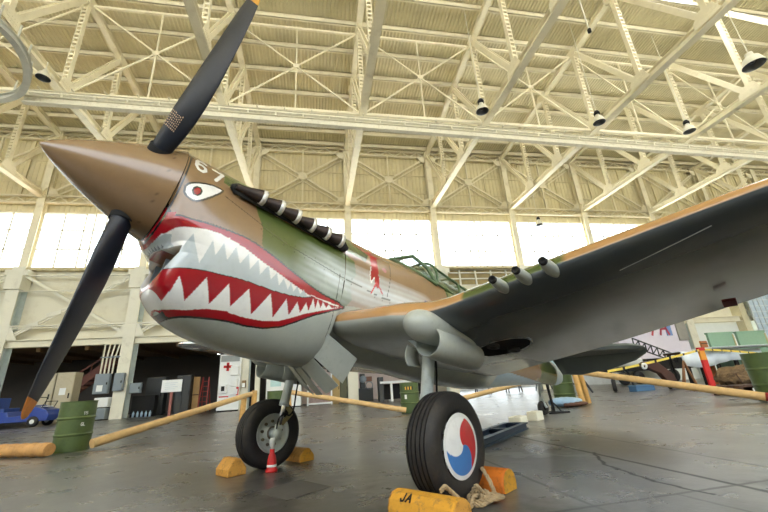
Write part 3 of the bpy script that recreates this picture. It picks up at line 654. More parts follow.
    for a_,c_,w_,am,st in (((2.83,9.5),(2.90,.5),.024,.02,.95),((3.9,9.5),(3.45,.5),.014,.02,.7),((-.2,2.42),(5.5,2.60),.018,.03,.8),((1.79,7.),(1.70,.5),.016,.03,.7),((2.36,2.5),(2.55,1.2),.014,.03,.7),
        ((2.90,3.98),(2.60,3.45),.020,.10,.98),((2.60,3.45),(2.50,2.85),.020,.10,.98),((2.50,2.85),(2.55,2.40),.020,.10,.98),((-9,7.0),(9,7.0),.016,.02,.5),((-4.2,0),(-4.2,20),.014,.02,.4),((-14,13),(16,13),.02,.02,.5),((8.5,4),(8.5,20),.02,.02,.4)): seg(a_,c_,w_,am,st)
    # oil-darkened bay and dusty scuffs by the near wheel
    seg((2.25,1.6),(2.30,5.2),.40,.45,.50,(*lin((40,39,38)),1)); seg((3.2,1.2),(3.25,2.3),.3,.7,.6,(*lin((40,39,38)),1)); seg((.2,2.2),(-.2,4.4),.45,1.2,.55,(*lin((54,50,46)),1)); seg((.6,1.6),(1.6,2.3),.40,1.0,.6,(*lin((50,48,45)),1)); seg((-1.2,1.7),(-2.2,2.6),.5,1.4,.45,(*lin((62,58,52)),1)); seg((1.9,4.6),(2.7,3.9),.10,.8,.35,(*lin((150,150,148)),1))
    L.new(col,b.inputs['Base Color'])
    L.new(rng_(noise(1.2,8,.7),.3,.7,.25,.32),b.inputs['Roughness']); sm_=N.new('ShaderNodeMath'); sm_.operation='MULTIPLY'; L.new(rng_(lm,0,1,.52,.03),sm_.inputs[0]); L.new(rng_(noise(.9,12,.78,.6),.36,.62,.78,1.08),sm_.inputs[1]); L.new(sm_.outputs[0],b.inputs['Specular IOR Level'])
    bp=N.new('ShaderNodeBump'); bp.inputs['Strength'].default_value=.06; bp.inputs['Distance'].default_value=.02; L.new(noise(18,6),bp.inputs['Height']); L.new(bp.outputs[0],b.inputs['Normal'])
    return m
m=MB(); m.add([(-46,-14,0),(46,-14,0),(46,34,0),(-46,34,0)],[(0,1,2,3)]); struct(m.build('floor',concrete(),recalc=False),'grey polished concrete hangar floor with joints and cracks','floor')
m=MB(); m.add([(-160,-160,-.03),(160,-160,-.03),(160,200,-.03),(-160,200,-.03)],[(0,1,2,3)]); struct(m.build('ground_outside',mat('apron_concrete',(186,182,170),rough=.8,scale=.2),recalc=False),'pale concrete apron outside the hangar','ground')

def frosted(name):
    m=bpy.data.materials.new(name); m.use_nodes=True; nt=m.node_tree; N=nt.nodes; N.remove(N['Principled BSDF'])
    t=N.new('ShaderNodeBsdfTranslucent'); t.inputs[0].default_value=(.95,.97,1,1); nt.links.new(t.outputs[0],N['Material Output'].inputs[0]); return m
# roof deck: ribs run from the wall towards the front, with a skylight gap
def deck(x0,x1,y0,y1,mb):
    n=int(round((x1-x0)/.2)); V=[];F=[]
    prof=[(0,0),(.07,0),(.10,.045),(.17,.045)]
    xs=[];dz=[]
    for i in range(n):
        for a_,b_ in prof: xs.append(x0+i*.2+a_); dz.append(b_)
    xs.append(x1); dz.append(0)
    V=[(x_,y0,zroof(y0)+d_) for x_,d_ in zip(xs,dz)]+[(x_,y1,zroof(y1)+d_) for x_,d_ in zip(xs,dz)]
    k=len(xs); mb.add(V,[(i,i+1,k+i+1,k+i) for i in range(k-1)])
SKX=(17.2,20.6); SKY_=(8.2,11.6)
m=MB(); deck(-46,SKX[0],-14,25.4,m); deck(SKX[1],46,-14,25.4,m); deck(SKX[0],SKX[1],SKY_[1],25.4,m); deck(SKX[0],SKX[1],-14,SKY_[0],m)
struct(m.build('ceiling',M_deck),'ribbed cream metal roof deck over the hangar','ceiling')
m=MB(); zz=lambda y:zroof(y)+.02
m.add([(SKX[0],SKY_[0],zz(SKY_[0])),(SKX[1],SKY_[0],zz(SKY_[0])),(SKX[1],SKY_[1],zz(SKY_[1])),(SKX[0],SKY_[1],zz(SKY_[1]))],[(0,1,2,3)]); sk=m.build('skylight',frosted('frosted_skylight')); struct(sk,'bright skylight in the roof deck at upper right','skylight')
m=MB()
for f_ in np.linspace(0,1,5): x_=SKX[0]+f_*(SKX[1]-SKX[0]); m.beam((x_,SKY_[0],zz(SKY_[0])),(x_,SKY_[1],zz(SKY_[1])),.08,.1)
m.build('skylight_frame',M_truss,sk)
for i in range(23):
    y_=YW-.35-1.65*i if i==0 else YW-1.65*i
    z_=ztop(y_)+.15; m=MB(); m.span((-46,y_-.06,z_),(46,y_+.06,z_+.03)); m.span((-46,y_-.06,z_),(46,y_-.03,z_+.33)); m.span((-46,y_-.06,z_+.30),(46,y_+.06,z_+.33))
    struct(m.build('roof_purlin',M_truss),f'cream roof purlin, number {i+1} counted from the window wall','purlin')
ORD=['first','second','third','fourth','fifth','sixth','seventh','eighth','ninth','tenth','eleventh','twelfth','thirteenth']
# trusses
for n_,k in enumerate(range(-5,6)):
    X=XK(k); ys=[YW-3.3*i for i in range(12)]
    t=thing('roof_truss',f'cream riveted steel roof truss, {ORD[n_]} from the left','truss',(X,YW,0),kind='structure')
    m=MB(); m.hbeam((X,YW,ZB),(X,ys[-1],ZB),.34,.36,.03); m.build('bottom_chord',M_truss,t)
    m=MB(); m.hbeam((X,YW,ztop(YW)),(X,ys[-1],ztop(ys[-1])),.30,.30,.03); m.build('top_chord',M_truss,t)
    for i,y_ in enumerate(ys):
        if i:
            m=MB()
            for s in (-.10,.10): m.beam((X+s,y_,ZB),(X+s,y_,ztop(y_)),.03,.22,up=(0,1,0))
            nb=22
            for j in range(nb):
                z_=ZB+.3+(ztop(y_)-ZB-.5)*j/(nb-1); m.span((X-.09,y_-.10,z_-.05),(X+.09,y_-.085,z_+.05)); m.span((X-.09,y_+.085,z_-.05),(X+.09,y_+.10,z_+.05))
            m.build('web_post',M_truss,t)
        if i<len(ys)-1:
            m=MB()
            y2=ys[i+1]
            for s in (-.09,.09): m.beam((X+s,y_-.1,ztop(y_)-.1),(X+s,y2+.1,ZB+.1),.05,.24)
            m.build('web_diagonal',M_truss,t)
        m=MB()
        for s in (-.15,.15):
            m.prism([(-.55,-.16),(.55,-.16),(.32,.42),(-.18,.50),(-.50,.2)],(X+s-.012,y_,ZB+.1),(0,-1,0),(0,0,1),(.024,0,0))
            m.prism([(-.4,.15),(.4,.15),(.28,-.38),(-.28,-.38)],(X+s-.012,y_,ztop(y_)-.02),(0,1,0),(0,0,1),(.024,0,0))
            for a_ in range(3):
                for b_ in range(6): m.box((X+s+np.sign(s)*.016,y_-.3+b_*.12,ZB+.08+a_*.11),(.014,.03,.03))
        m.build('gusset_plate',M_truss,t)
# sway frames between trusses
for n_,k in enumerate(range(-5,5)):
    xa,xb=XK(k)+.17,XK(k+1)-.17; y_=YW-9.9+.2; zt_=ztop(y_)-.2
    m=MB(); m.beam((xa,y_,ZB+.15),(xb,y_,zt_),.06,.07); m.beam((xa,y_,zt_),(xb,y_,ZB+.15),.06,.07); xm=(xa+xb)/2; m.beam((xm,y_,ZB),(xm,y_,zt_),.06,.07,up=(0,1,0)); m.beam((xa,y_,ZB+.02),(xb,y_,ZB+.02),.14,.14); m.beam((xa,y_,zt_),(xb,y_,zt_),.12,.12)
    m.prism([(-.15,-.12),(.15,-.12),(.15,.12),(-.15,.12)],(xm,y_-.06,(ZB+.15+zt_)/2),(1,0,0),(0,0,1),(0,.02,0))
    struct(m.build('sway_brace',M_truss),f'thin cream cross brace between roof trusses, {ORD[n_]} from the left','brace')
# crane runway and its curved track
m=MB(); a_=np.array([-11.8,14.40,12.62]); b_=np.array([44,15.55,12.62]); m.hbeam(a_+[0,0,.12],b_+[0,0,.12],.24,.34,.03); m.hbeam(a_+[0,.1,.62],b_+[0,.1,.62],.16,.16,.02)
for i in range(46):
    p=a_+(b_-a_)*i/45.; m.beam(p+[0,.05,.2],p+[0,.05,.62],.05,.08,up=(0,1,0)); m.box(p+[.4,.05,.76],(.05,.3,.06))
struct(m.build('crane_runway',mat('runway_paint',(228,222,200),rough=.45,var=.05,dirt=(140,124,90),dirt_amt=.3)),'long pale crane runway beam hung under the roof trusses','crane rail')
pts=np.array([(-.28,.1)])+np.array([(-10.6,9.6),(-10.25,10.3),(-10.0,10.9),(-9.98,11.5),(-10.15,12.2),(-10.45,12.8),(-10.9,13.45),(-11.4,13.95),(-12.0,14.3),(-12.7,14.48),(-13.6,14.55),(-16,14.55),(-30,14.5)])
tt=np.linspace(0,len(pts)-1,90); P=np.stack([np.interp(tt,range(len(pts)),pts[:,q]) for q in (0,1)],1)
for _ in range(8): P[1:-1]=(P[:-2]+P[2:]+2*P[1:-1])/4
T=np.gradient(P,axis=0); T/=np.linalg.norm(T,axis=1)[:,None]; Nn=np.stack([-T[:,1],T[:,0]],1)
m=MB()
for (w0,w1,z0,z1) in ((-.11,.11,12.68,12.71),(-.02,.02,12.71,12.92),(-.11,.11,12.92,12.95)):
    G=np.array([[(*(p+n*w0),z0),(*(p+n*w1),z0),(*(p+n*w1),z1),(*(p+n*w0),z1)] for p,n in zip(P,Nn)]); m.grid(G,wrap_v=True,sm=False)
for i in range(4,90,9): m.beam((*P[i],12.95),(*P[i],13.6),.05,.05)
struct(m.build('curved_track',mat('galvanised_track',(206,206,196),rough=.4,metal=.3,var=.1)),'curved galvanised hoist track at upper left under the roof','crane rail')

# back wall
def corrug(x0,x1,y,z0,z1,mb,p=.3,d=.03):
    n=int((x1-x0)/p); xs=[];dy=[]
    for i in range(n):
        for a_,b_ in ((0,0),(.10,0),(.13,d),(.27,d)): xs.append(x0+i*p+a_*p/.3); dy.append(b_)
    xs.append(x1); dy.append(0); k=len(xs)
    mb.add([(x_,y-d_,z0) for x_,d_ in zip(xs,dy)]+[(x_,y-d_,z1) for x_,d_ in zip(xs,dy)],[(i,i+1,k+i+1,k+i) for i in range(k-1)])
m=MB(); corrug(-46,46,25.15,12.75,19.2,m); m.span((-46,25.0,12.6),(46,25.1,12.78))
for z_ in (15.0,16.6): m.span((-46,25.06,z_),(46,25.12,z_+.06))
for k in range(-7,7):
    for f_ in (.25,.75): m.span((XK(k)+f_*6.54-.05,25.02,13.7),(XK(k)+f_*6.54+.05,25.12,18.4))
wb=m.build('wall_back',M_up); struct(wb,'tall cream corrugated wall above the window band','wall')
m=MB()
m.span((-46,25.0,4.4),(9.2,25.15,8.72)); m.span((21.6,25.0,4.4),(46,25.15,8.72)); m.span((9.2,25.0,4.4),(21.6,25.15,7.5))
m.build('lower_panel',M_mid,wb)
m=MB(); m.span((-46,24.62,8.70),(46,25.15,8.86))
for i in range(220): m.box((-46+.42*i+.1*((i*7)%3),24.63,8.68),(.2,.06,.06))
m.build('window_ledge',mat('ledge_paint',(206,192,150),rough=.6,var=.12),wb)
m=MB(); m.hbeam((-46,24.55,4.28),(46,24.55,4.28),.34,.42,.05); m.build('header_beam',M_mid,wb)
for z0,nm in ((13.25,'lower_lattice'),(18.1,'upper_lattice')):
    m=MB(); m.span((-46,24.7,z0),(46,24.9,z0+.10)); m.span((-46,24.7,z0+.50),(46,24.9,z0+.60))
    n=150
    for i in range(n):
        x0=-46+92*i/n; x1=-46+92*(i+1)/n; m.beam((x0,24.8,z0+(.08 if i%2 else .52)),(x1,24.8,z0+(.52 if i%2 else .08)),.05,.07)
    m.build(nm,M_truss,wb)
m=MB()
for z_,r_p in ((5.25,.06),(5.12,.03),(7.3,.035),(8.25,.05)): m.tube([(-46,24.35,z_),(9.2,24.35,z_)],r_p,8)
m.build('wall_pipes',M_col,wb)
# louvred band beside the doorway
m=MB(); m.span((9.2,25.1,7.5),(21.6,25.12,8.7))
struct(m.build('wall_louvre_panel',mat('louvre_olive',(150,132,84),rough=.6,var=.2,scale=2)),'olive louvred panel under the windows behind the cockpit','wall panel')
m=MB()
for z_ in (7.5,8.0,8.45,8.7): m.span((9.2,25.0,z_-.04),(21.6,25.1,z_+.04))
for i in range(11): m.span((9.2+i*1.24-.05,24.98,7.45),(9.2+i*1.24+.05,25.1,8.74))
struct(m.build('trim_louvre_grid',M_sash),'cream bars over the olive louvres','trim')
# columns, window bays, bay bracing
for n_,k in enumerate(range(-6,7)):
    X=XK(k)
    c=thing('column',f'cream steel wall column, {ORD[n_]} from the left','column',(X,YW,0),kind='structure')
    m=MB(); m.hbeam((X,24.75,8.8),(X,24.75,18.6),.42,.42,.05,up=(0,1,0)); m.build('upper_shaft',M_truss,c)
    m=MB(); m.span((X-.32,24.95,0),(X+.32,25.0,8.8)); m.span((X-.03,24.36,0),(X+.03,24.95,8.8)); m.build('lower_shaft',mat('blue_grey_paint',(202,212,208),rough=.5,dirt=(160,150,130),dirt_amt=.2),c)
    m=MB(); m.span((X-.32,24.3,0),(X+.32,24.36,8.8)); m.build('front_flange',M_col,c)
    m=MB(); m.span((X-.42,24.15,7.4),(X+.42,24.95,8.25)); m.span((X-.6,24.2,8.25),(X+.6,24.95,8.6)); m.build('bracket_box',M_col,c,bevel=.02)
    m=MB(); m.prism([(0,0),(.5,0),(0,.9)],(X+.32,24.32,4.5),(1,0,0),(0,0,1),(0,.03,0)); m.prism([(0,0),(-.5,0),(0,.9)],(X-.32,24.32,4.5),(1,0,0),(0,0,1),(0,.03,0)); m.build('knee_plate',M_col,c)
    if k==6: continue
    xa,xb=X+.24,XK(k+1)-.24; xm=(xa+xb)/2
    m=MB(); 
    for p0,p1 in (((xa,24.72,13.95),(xb,24.72,18.0)),((xa,24.72,18.0),(xb,24.72,13.95))): m.beam(p0,p1,.08,.13); m.beam(np.array(p0)+[0,.22,-.25],np.array(p1)+[0,.22,-.25],.06,.09)
    m.beam((xm,24.72,13.8),(xm,24.72,18.1),.1,.14,up=(0,1,0)); m.prism([(-.30,-.20),(-.16,-.28),(.16,-.28),(.30,-.20),(.30,.20),(.16,.28),(-.16,.28),(-.30,.20)],(xm,24.62,15.97),(1,0,0),(0,0,1),(0,.03,0))
    for sx,zc in ((xa,13.95),(xb,13.95),(xa,18.),(xb,18.)): s_=1 if sx==xa else -1; q=1 if zc<16 else -1; m.prism([(0,0),(s_*.6,0),(s_*.35,q*.4),(0,q*.5)],(sx,24.62,zc-.1*q),(1,0,0),(0,0,1),(0,.03,0))
    struct(m.build('wall_brace',M_truss),f'cream cross brace above the windows, {ORD[n_]} bay from the left','brace')
    m=MB(); P0=(xa+.1,24.45,8.3); P1=(xb-.1,24.45,4.7); m.beam(P0,P1,.12,.16); Q0=(xa+.1,24.4,4.7); Q1=(xb-.1,24.4,8.3); m.beam(Q0,Q1,.08,.10); m.beam(np.array(Q0)+[.25,0,0],np.array(Q1)+[.25,0,0],.08,.10)
    for f_ in (.15,.33,.5,.67,.85):
        p=np.array(Q0)+(np.array(Q1)-Q0)*f_+[.12,-.06,.05]; m.beam(p-[.36,0,.1],p+[.36,0,.1],.05,.22)
    if k<1 or k>2: struct(m.build('lower_wall_brace',M_col),f'cream cross brace below the windows, {ORD[n_]} bay from the left','brace')
    # window
    m=MB(); wz0,wz1=8.86,12.6
    for x_ in np.linspace(xa,xb,6): m.span((x_-.04,24.78,wz0),(x_+.04,24.86,wz1))
    for z_ in (wz0,10.1,11.4,wz1): m.span((xa,24.78,z_-.035),(xb,24.86,z_+.035))
    m.beam((xm,24.70,8.86),(xm,24.70,12.6),.08,.10,up=(0,1,0))
    w_=m.build(f'window_{n_+1}',M_sash); struct(w_,f'tall bright steel-framed window, {ORD[n_]} bay from the left','window')
    m=MB(); m.add([(xa,24.82,wz0),(xb,24.82,wz0),(xb,24.82,wz1),(xa,24.82,wz1)],[(0,1,2,3)]); m.build('glass_panes',M_win,w_)
m=MB(); m.span((9.3,36,0),(30,36.2,.9)); m.span((9.3,36,3.3),(30,36.2,4.4)); m.span((21.6,25.1,0),(21.75,36,4.3)); m.span((9.2,33,0),(9.35,36,4.3)); struct(m.build('wall_annex',mat('annex_white',(226,226,224),rough=.7)),'white walls of the bright annex beyond the open doorway','wall')
m=MB(); m.span((9.2,25.2,4.2),(21.75,36.2,4.3)); struct(m.build('ceiling_annex',mat('annex_white',(226,226,224))),'white ceiling of the annex beyond the doorway','ceiling')
m=MB()
for x_ in np.linspace(9.4,21.6,9): m.span((x_-.05,36.02,.9),(x_+.05,36.12,3.3))
aw=m.build('window_annex',M_sash); struct(aw,'long bright window at the back of the annex','window'); m=MB(); m.add([(9.3,36.07,.9),(21.6,36.07,.9),(21.6,36.07,3.3),(9.3,36.07,3.3)],[(0,1,2,3)]); m.build('glass_panes',M_win,aw)
m=MB(); m.add([(9.3,33.9,.004),(21.7,33.9,.004),(21.7,36,.004),(9.3,36,.004)],[(0,1,2,3)]); struct(m.build('floor_annex',mat('annex_floor',(150,150,150),rough=.4),recalc=False),'grey floor strip at the back of the annex','floor')
# closed ends and rear store rooms
m=MB(); m.span((-46.2,-14,0),(-46,25.4,20)); struct(m.build('wall_left',M_mid),'plain cream end wall at far left','wall')
m=MB(); m.span((46,-14,0),(46.2,25.4,20)); struct(m.build('wall_right',M_mid),'plain cream end wall at far right','wall')
m=MB(); m.span((-46,-14.2,0),(46,-14,8.0)); m.span((-46,-14.2,19.5),(46,-14,23)); struct(m.build('wall_front_light_block',M_mid),'added unseen wall behind the camera, blocking low light, open above','wall')  # unseen wall added: solid low part keeps light off the underwing, gap lights ceiling
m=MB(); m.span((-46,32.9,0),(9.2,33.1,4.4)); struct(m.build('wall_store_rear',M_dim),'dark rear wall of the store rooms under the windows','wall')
m=MB(); m.span((-46,25.15,4.12),(9.3,33.1,4.2))
for i in range(22): m.span((-46+2.5*i,25.2,3.9),(-45.8+2.5*i,33,4.12))
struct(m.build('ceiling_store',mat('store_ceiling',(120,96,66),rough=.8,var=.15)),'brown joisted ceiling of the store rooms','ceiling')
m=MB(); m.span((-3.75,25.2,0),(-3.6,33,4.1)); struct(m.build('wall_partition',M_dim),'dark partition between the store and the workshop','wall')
m=MB(); m.span((9.15,25.2,0),(9.3,33,4.1)); struct(m.build('wall_doorway_side',M_mid),'cream return wall beside the open doorway','wall')
m=MB(); m.span((-3.6,29.5,0),(9.15,29.6,4.1)); struct(m.build('wall_workshop',mat('workshop_wall',(196,178,168),rough=.7,var=.1,scale=1)),'pinkish rear wall of the workshop under the windows','wall')
m=MB(); m.span((21.6,24.9,0),(33.7,25.1,4.1)); struct(m.build('wall_white_panel',mat('white_panel',(232,236,232),rough=.55,var=.04)),'white lower wall behind the pale green panels at right','wall')
m=MB(); m.span((33.5,24.3,0),(34.1,25.1,5.8)); struct(m.build('trim_beige_post',mat('beige_post',(206,196,160),rough=.6)),'beige post between the white wall and the gridded glazing','trim')
m=MB()
for i in range(19): m.span((34.1+i*.5-.03,23.9,0),(34.1+i*.5+.03,24.0,6.6))
for i in range(15): m.span((34.1,23.9,i*.47-.03),(43.1,24.0,i*.47+.03))
gw=m.build('window_gridded_screen',mat('screen_paint',(206,216,222),rough=.5)); struct(gw,'blue-white gridded glazed screen at far right','window')
m=MB(); m.add([(34.1,23.97,0),(43.1,23.97,0),(43.1,23.97,6.6),(34.1,23.97,6.6)],[(0,1,2,3)]); m.build('glass_panes',mat('blue_frosted_glass',(196,212,226),rough=.25,var=.08),gw)

# ------------------------------------------------------------------ things on the floor
M_wood=mat('pole_wood',(214,178,122),rough=.55,var=.16,scale=5,dirt=(168,120,66),dirt_amt=.35,bump=.1,bscale=14)
M_post=mat('post_wood',(216,170,100),rough=.55,var=.12,scale=5,dirt=(150,96,40),dirt_amt=.35)
M_drum=mat('drum_olive',(74,92,48),rough=.45,var=.12,scale=5,dirt=(44,48,32),dirt_amt=.4)
M_chock=mat('chock_yellow',(206,150,44),rough=.75,var=.16,scale=11,dirt=(128,98,60),dirt_amt=.85,bump=.25,bscale=25)
M_chock2=mat('chock_old_wood',(206,150,66),rough=.75,var=.18,scale=10,dirt=(96,62,34),dirt_amt=.75,bump=.3,bscale=22)
M_chockO=mat('chock_orange',(214,116,30),rough=.65,var=.12,scale=8,dirt=(120,66,30),dirt_amt=.45,bump=.2,bscale=25)
M_blackpaint=mat('black_marking',(28,24,22),rough=.7)
M_blue=mat('cart_blue',(28,62,150),rough=.35,var=.06,coat=.3)
M_cab=mat('cabinet_beige',(186,176,150),rough=.5,var=.05,dirt=(150,136,104),dirt_amt=.3)
M_box=mat('switch_grey',(132,142,148),rough=.5,var=.05)
M_darkcab=mat('locker_dark',(52,54,54),rough=.5,var=.08)
M_wh=mat('enamel_white',(232,234,232),rough=.45,var=.04)
M_red=mat('signal_red',(200,30,30),rough=.5,var=.06)
M_redbrown=mat('stair_red',(98,50,34),rough=.6,var=.12)
M_paleblue=mat('door_pale_blue',(160,184,206),rough=.5,var=.05)
M_wd=mat('dark_timber',(72,46,30),rough=.7,var=.25,scale=6)

# oil drums
def drum(x,y,label,h=.88,r=.29,flare=0.0,stencil=None,extra=None):
    t=thing('oil_drum',label,'drum',(x,y,0),group='green oil drums holding the barrier poles')
    pr=[(0,.02),(r-.02,.02),(r-.02,0),(r,0),(r,.02)]
    for zc in (.33,.66):
        q=zc*h; pr+=[(r+flare*(q-.05)/h,q-.05),(r+flare*(q-.03)/h,q-.03),(r+flare*q/h+.012,q-.012),(r+flare*q/h+.012,q+.012),(r+flare*(q+.03)/h,q+.03),(r+flare*(q+.05)/h,q+.05)]
    pr+=[(r+flare,h-.02),(r+flare+.01,h-.01),(r+flare,h),(r+flare-.02,h),(r+flare-.02,h-.02),(0,h-.02)]
    m=MB(); m.lathe(pr,(x,y,0),(0,0,1),48); o=m.build('drum_body',M_drum,t); o.data.set_sharp_from_angle(angle=.3)
    m=MB(); m.lathe([(0,h-.02),(.03,h-.02),(.03,h+.0),(0,h+.0)],(x+.15,y,0),(0,0,1),16); m.build('bung',M_drum,t)
    m=MB(); m.tube([(x+(r+.014)*math.cos(a),y+(r+.014)*math.sin(a),.34*h) for a in np.linspace(0,2*PI,40)],.006,6); m.tube([(x+(r+.014)*math.cos(a),y+(r+.014)*math.sin(a),.67*h) for a in np.linspace(0,2*PI,40)],.006,6); m.build('rolling_hoop',mat('hoop_worn_green',(120,136,84),rough=.4),t)
    if stencil:
        d=nrm(np.array([-x,-y,0])); sd_=np.array([-d[1],d[0],0]); m=MB()
        for txt,zz_,off in stencil:
            a0=math.atan2(d[1],d[0])+off
            for i,ch in enumerate(txt):
                a_=a0+i*.13; n_=np.array([math.cos(a_),math.sin(a_),0]); s_=np.array([-n_[1],n_[0],0]); strokes(m,ch,np.array([x,y,zz_*h])+n_*(r+.002),s_,(0,0,1),.05,.010,.002)
        m.build('stencil',M_white,t)
    if extra: extra(t,x,y,r,h)
    return t
drum(-4.58,8.75,'green oil drum at far left between two wooden poles, with small white stencils',stencil=[('15',.72,.32),('GL',.50,.28)])
drum(-1.20,12.65,'green oil drum half hidden behind the far main wheel')
def hazard(t,x,y,r,h):
    d=nrm(np.array([-x,-y,0])); a0=math.atan2(d[1],d[0]); m=MB(); 
    def patch(a1,a2,z0,z1,mi):
        P=[(x+(r+.003)*math.cos(a),y+(r+.003)*math.sin(a)) for a in np.linspace(a1,a2,6)]
        for (p,q) in zip(P[:-1],P[1:]): m.add([(*p,z0),(*q,z0),(*q,z1),(*p,z1)],[(0,1,2,3)],mi)
    for i in range(6): patch(a0-.45+i*.14,a0-.45+(i+1)*.14,.76*h,.86*h,i%2)
    m.build('hazard_sticker',[mat('hazard_yellow',(226,178,60),rough=.5),M_blackpaint],t)
    m=MB(); patch(a0-.55,a0-.3,.46*h,.6*h,0); m.build('paper_label',M_wh,t)
    m=MB()
drum(2.87,12.1,'green oil drum behind the near wheel, with a hazard-striped sticker',extra=hazard)
drum(7.15,10.55,'green oil drum behind the tail wheel, beside two yellow posts')
drum(9.98,7.22,'tall dark green drum at far right edge beside a pole end',h=1.02,r=.26,flare=.05)

# barrier poles and their posts
def pole(a,b,r0,r1,label,wrap=False,cap=None,knots=7):
    a=np.array(a,float); b=np.array(b,float); t=thing('barrier_pole',label,'pole',(a[0],a[1],0),group='yellowish wooden barrier poles')
    n=240 if wrap else 60; s=np.linspace(0,1,n); P=a+(b-a)*s[:,None]; R=r0+(r1-r0)*s
    if wrap: R=R*(.94+.16*np.abs(np.sin(s*PI*19)))
    else: R=R*(1+.05*np.exp(-((s*knots)%1-.5)**2/.004))
    m=MB(); m.tube(P,R,20); m.build('pole_shaft',mat('wrapped_pole_wood',(196,148,90),rough=.6,var=.22,scale=6,dirt=(120,74,30),dirt_amt=.5) if wrap else M_wood,t)
    if cap is not None:
        m=MB(); d=nrm(b-a); m.lathe([(0,-.01),(r1*1.04,-.01),(r1*1.06,.05),(0,.05)],b-d*.03,d,20); o=m.build('pole_end_cap',cap,t)
    return t
pole((-8.7,10.0,.115),(-4.52,8.02,.115),.10,.105,'thick ridged wooden pole lying at far left edge against the drum',wrap=True)
pole((-1.86,12.0,.83),(-4.16,8.60,.11),.066,.085,'wooden pole slanting down from a post to the left green drum')
pole((-.86,12.25,.83),(2.60,11.55,.11),.068,.075,'wooden pole slanting behind both wheels to the hazard-stickered drum')
pole((6.75,10.42,.83),(3.35,12.2,.08),.068,.075,'wooden pole seen under the belly between the near wheel and the tail')
pole((7.50,10.0,.85),(9.50,6.98,.10),.078,.088,'long wooden pole slanting to the floor at right, red painted end',cap=mat('pole_red_paint',(150,30,26),rough=.55))
def post(p,q,label):
    t=thing('barrier_post',label,'post',(p[0],p[1],0),group='short yellow barrier posts'); m=MB(); m.tube([p,np.array(p)*.5+np.array(q)*.5,q],[.075,.078,.072],16); m.build('post_shaft',M_post,t)
    m=MB(); d=nrm(np.array(q)-p); m.lathe([(0,0),(.078,0),(.078,.05),(.04,.06),(0,.06)],np.array(q)-d*.06,d,16); m.build('post_cap',M_wood,t); return t
post((-2.10,12.05,0),(-2.06,12.05,.80),'left of two yellow posts behind the far wheel, by the red cross panel')
post((-1.83,12.25,0),(-1.80,12.2,.92),'yellow post beside the drum behind the far wheel, holding the left pole')
post((-.80,12.45,0),(-.84,12.4,.90),'yellow post seen just left of the far landing gear leg')
post((7.34,10.06,0),(7.26,10.06,.86),'yellow post touching the drum behind the tail wheel')
post((7.78,10.42,0),(7.66,10.36,.86),'yellow post at the top end of the long right-hand pole')

# wheel chocks
def chock(c,ax,L_,w_,h_,label,mats,letters=None,rounded=False):
    ax=nrm(np.array([*ax,0.])); sd_=np.array([-ax[1],ax[0],0]); c=np.array([*c,0.]); t=thing('wheel_chock',label,'wheel chock',c,group='yellow wooden wheel chocks')
    if rounded: sec=[(-.5,0),(.5,0),(.52,.35),(.44,.70),(.25,.93),(0,1.0),(-.25,.93),(-.44,.70),(-.52,.35)]
    else: sec=[(-.5,0),(.5,0),(.5,.42),(.16,1.0),(-.16,1.0),(-.5,.42)]
    m=MB(); m.prism([(a*w_,b*h_) for a,b in sec],c-ax*L_/2,sd_,(0,0,1),ax*L_); b=m.build('chock_block',mats[0],t,bevel=.014,seg=3)
    if len(mats)>1:
        m=MB()
        for s in (-1,1): m=MB(); m.prism([(a*w_*.93,b*h_*.95+.004) for a,b in sec],c+ax*s*(L_/2+.002),sd_,(0,0,1),ax*.003*s); m.build('chock_end',mats[1],t)
    if letters: letters(t,c,ax,sd_)
    return t
def ja(t,c,ax,sd_):
    m=MB(); u=ax; n_=nrm(-sd_*.62+np.array([0,0,.78])); n_=n_ if n_@(np.array([0,0,.8])-c)>0 else nrm(sd_*.62+np.array([0,0,.78])); up=np.cross(n_,u); up=up if up[2]>0 else -up
    s=1 if np.cross(u,up)@n_>0 else -1
    o=c-u*.13+n_*.0; 
    hh=.052
    base=np.array([c[0],c[1],0])+nrm(n_*[1,1,0])*.0895+np.array([0,0,.100])
    strokes(m,'JA',base-u*.150,u,up,hh,.011,.004*s); m.build('chock_letters',M_blackpaint,t)
PX=PO[:2]
chock((.685,2.625),PX,.50,.20,.145,'worn yellow wheel chock lettered JA in front of the near wheel',[M_chock,M_chock2],ja,True)
chock((1.30,3.14),PX,.40,.20,.155,'orange wheel chock with yellow end behind the near wheel, under the rope',[M_chockO,M_chock],None,True)
chock((-.90,4.74),PX,.28,.21,.165,'old yellow wheel chock in front of the far wheel, nearest the camera of that pair',[M_chock2])
chock((-.20,5.24),PX,.30,.21,.145,'old orange-brown wheel chock behind the far wheel',[M_chock2,M_chock])
# rope tangle by the near wheel
rp=[(1.20,3.02,.17),(1.17,2.93,.18),(1.18,2.86,.12),(1.20,2.83,.03),(1.14,2.85,.02),(1.08,2.92,.02),(1.03,2.86,.05),(1.05,2.80,.12),(1.10,2.82,.07),(1.13,2.88,.03),(1.06,2.92,.03),(1.00,2.83,.02),(1.06,2.76,.03),(1.13,2.78,.05),(1.15,2.86,.06),(1.08,2.90,.06),(1.01,2.86,.04),(.99,2.76,.02),(1.05,2.72,.02),(1.12,2.74,.04),(1.17,2.80,.03),(1.10,2.86,.05),(1.02,2.80,.05),(.97,2.72,.02),(.92,2.64,.04),(.86,2.62,.12),(.80,2.60,.175),(.76,2.56,.16)]
rp=rp[:20]+[(1.13+.09*math.cos(q*2.1),2.80+.085*math.sin(q*1.7+.5),.02+.035*abs(math.sin(q*1.3))) for q in range(16)]+rp[20:]
P=np.array(rp); P[:-3,:2]+=np.array([.022,-.029]); tt=np.linspace(0,len(P)-1,700); 
Q=np.stack([np.interp(tt,range(len(P)),P[:,q]) for q in range(3)],1)
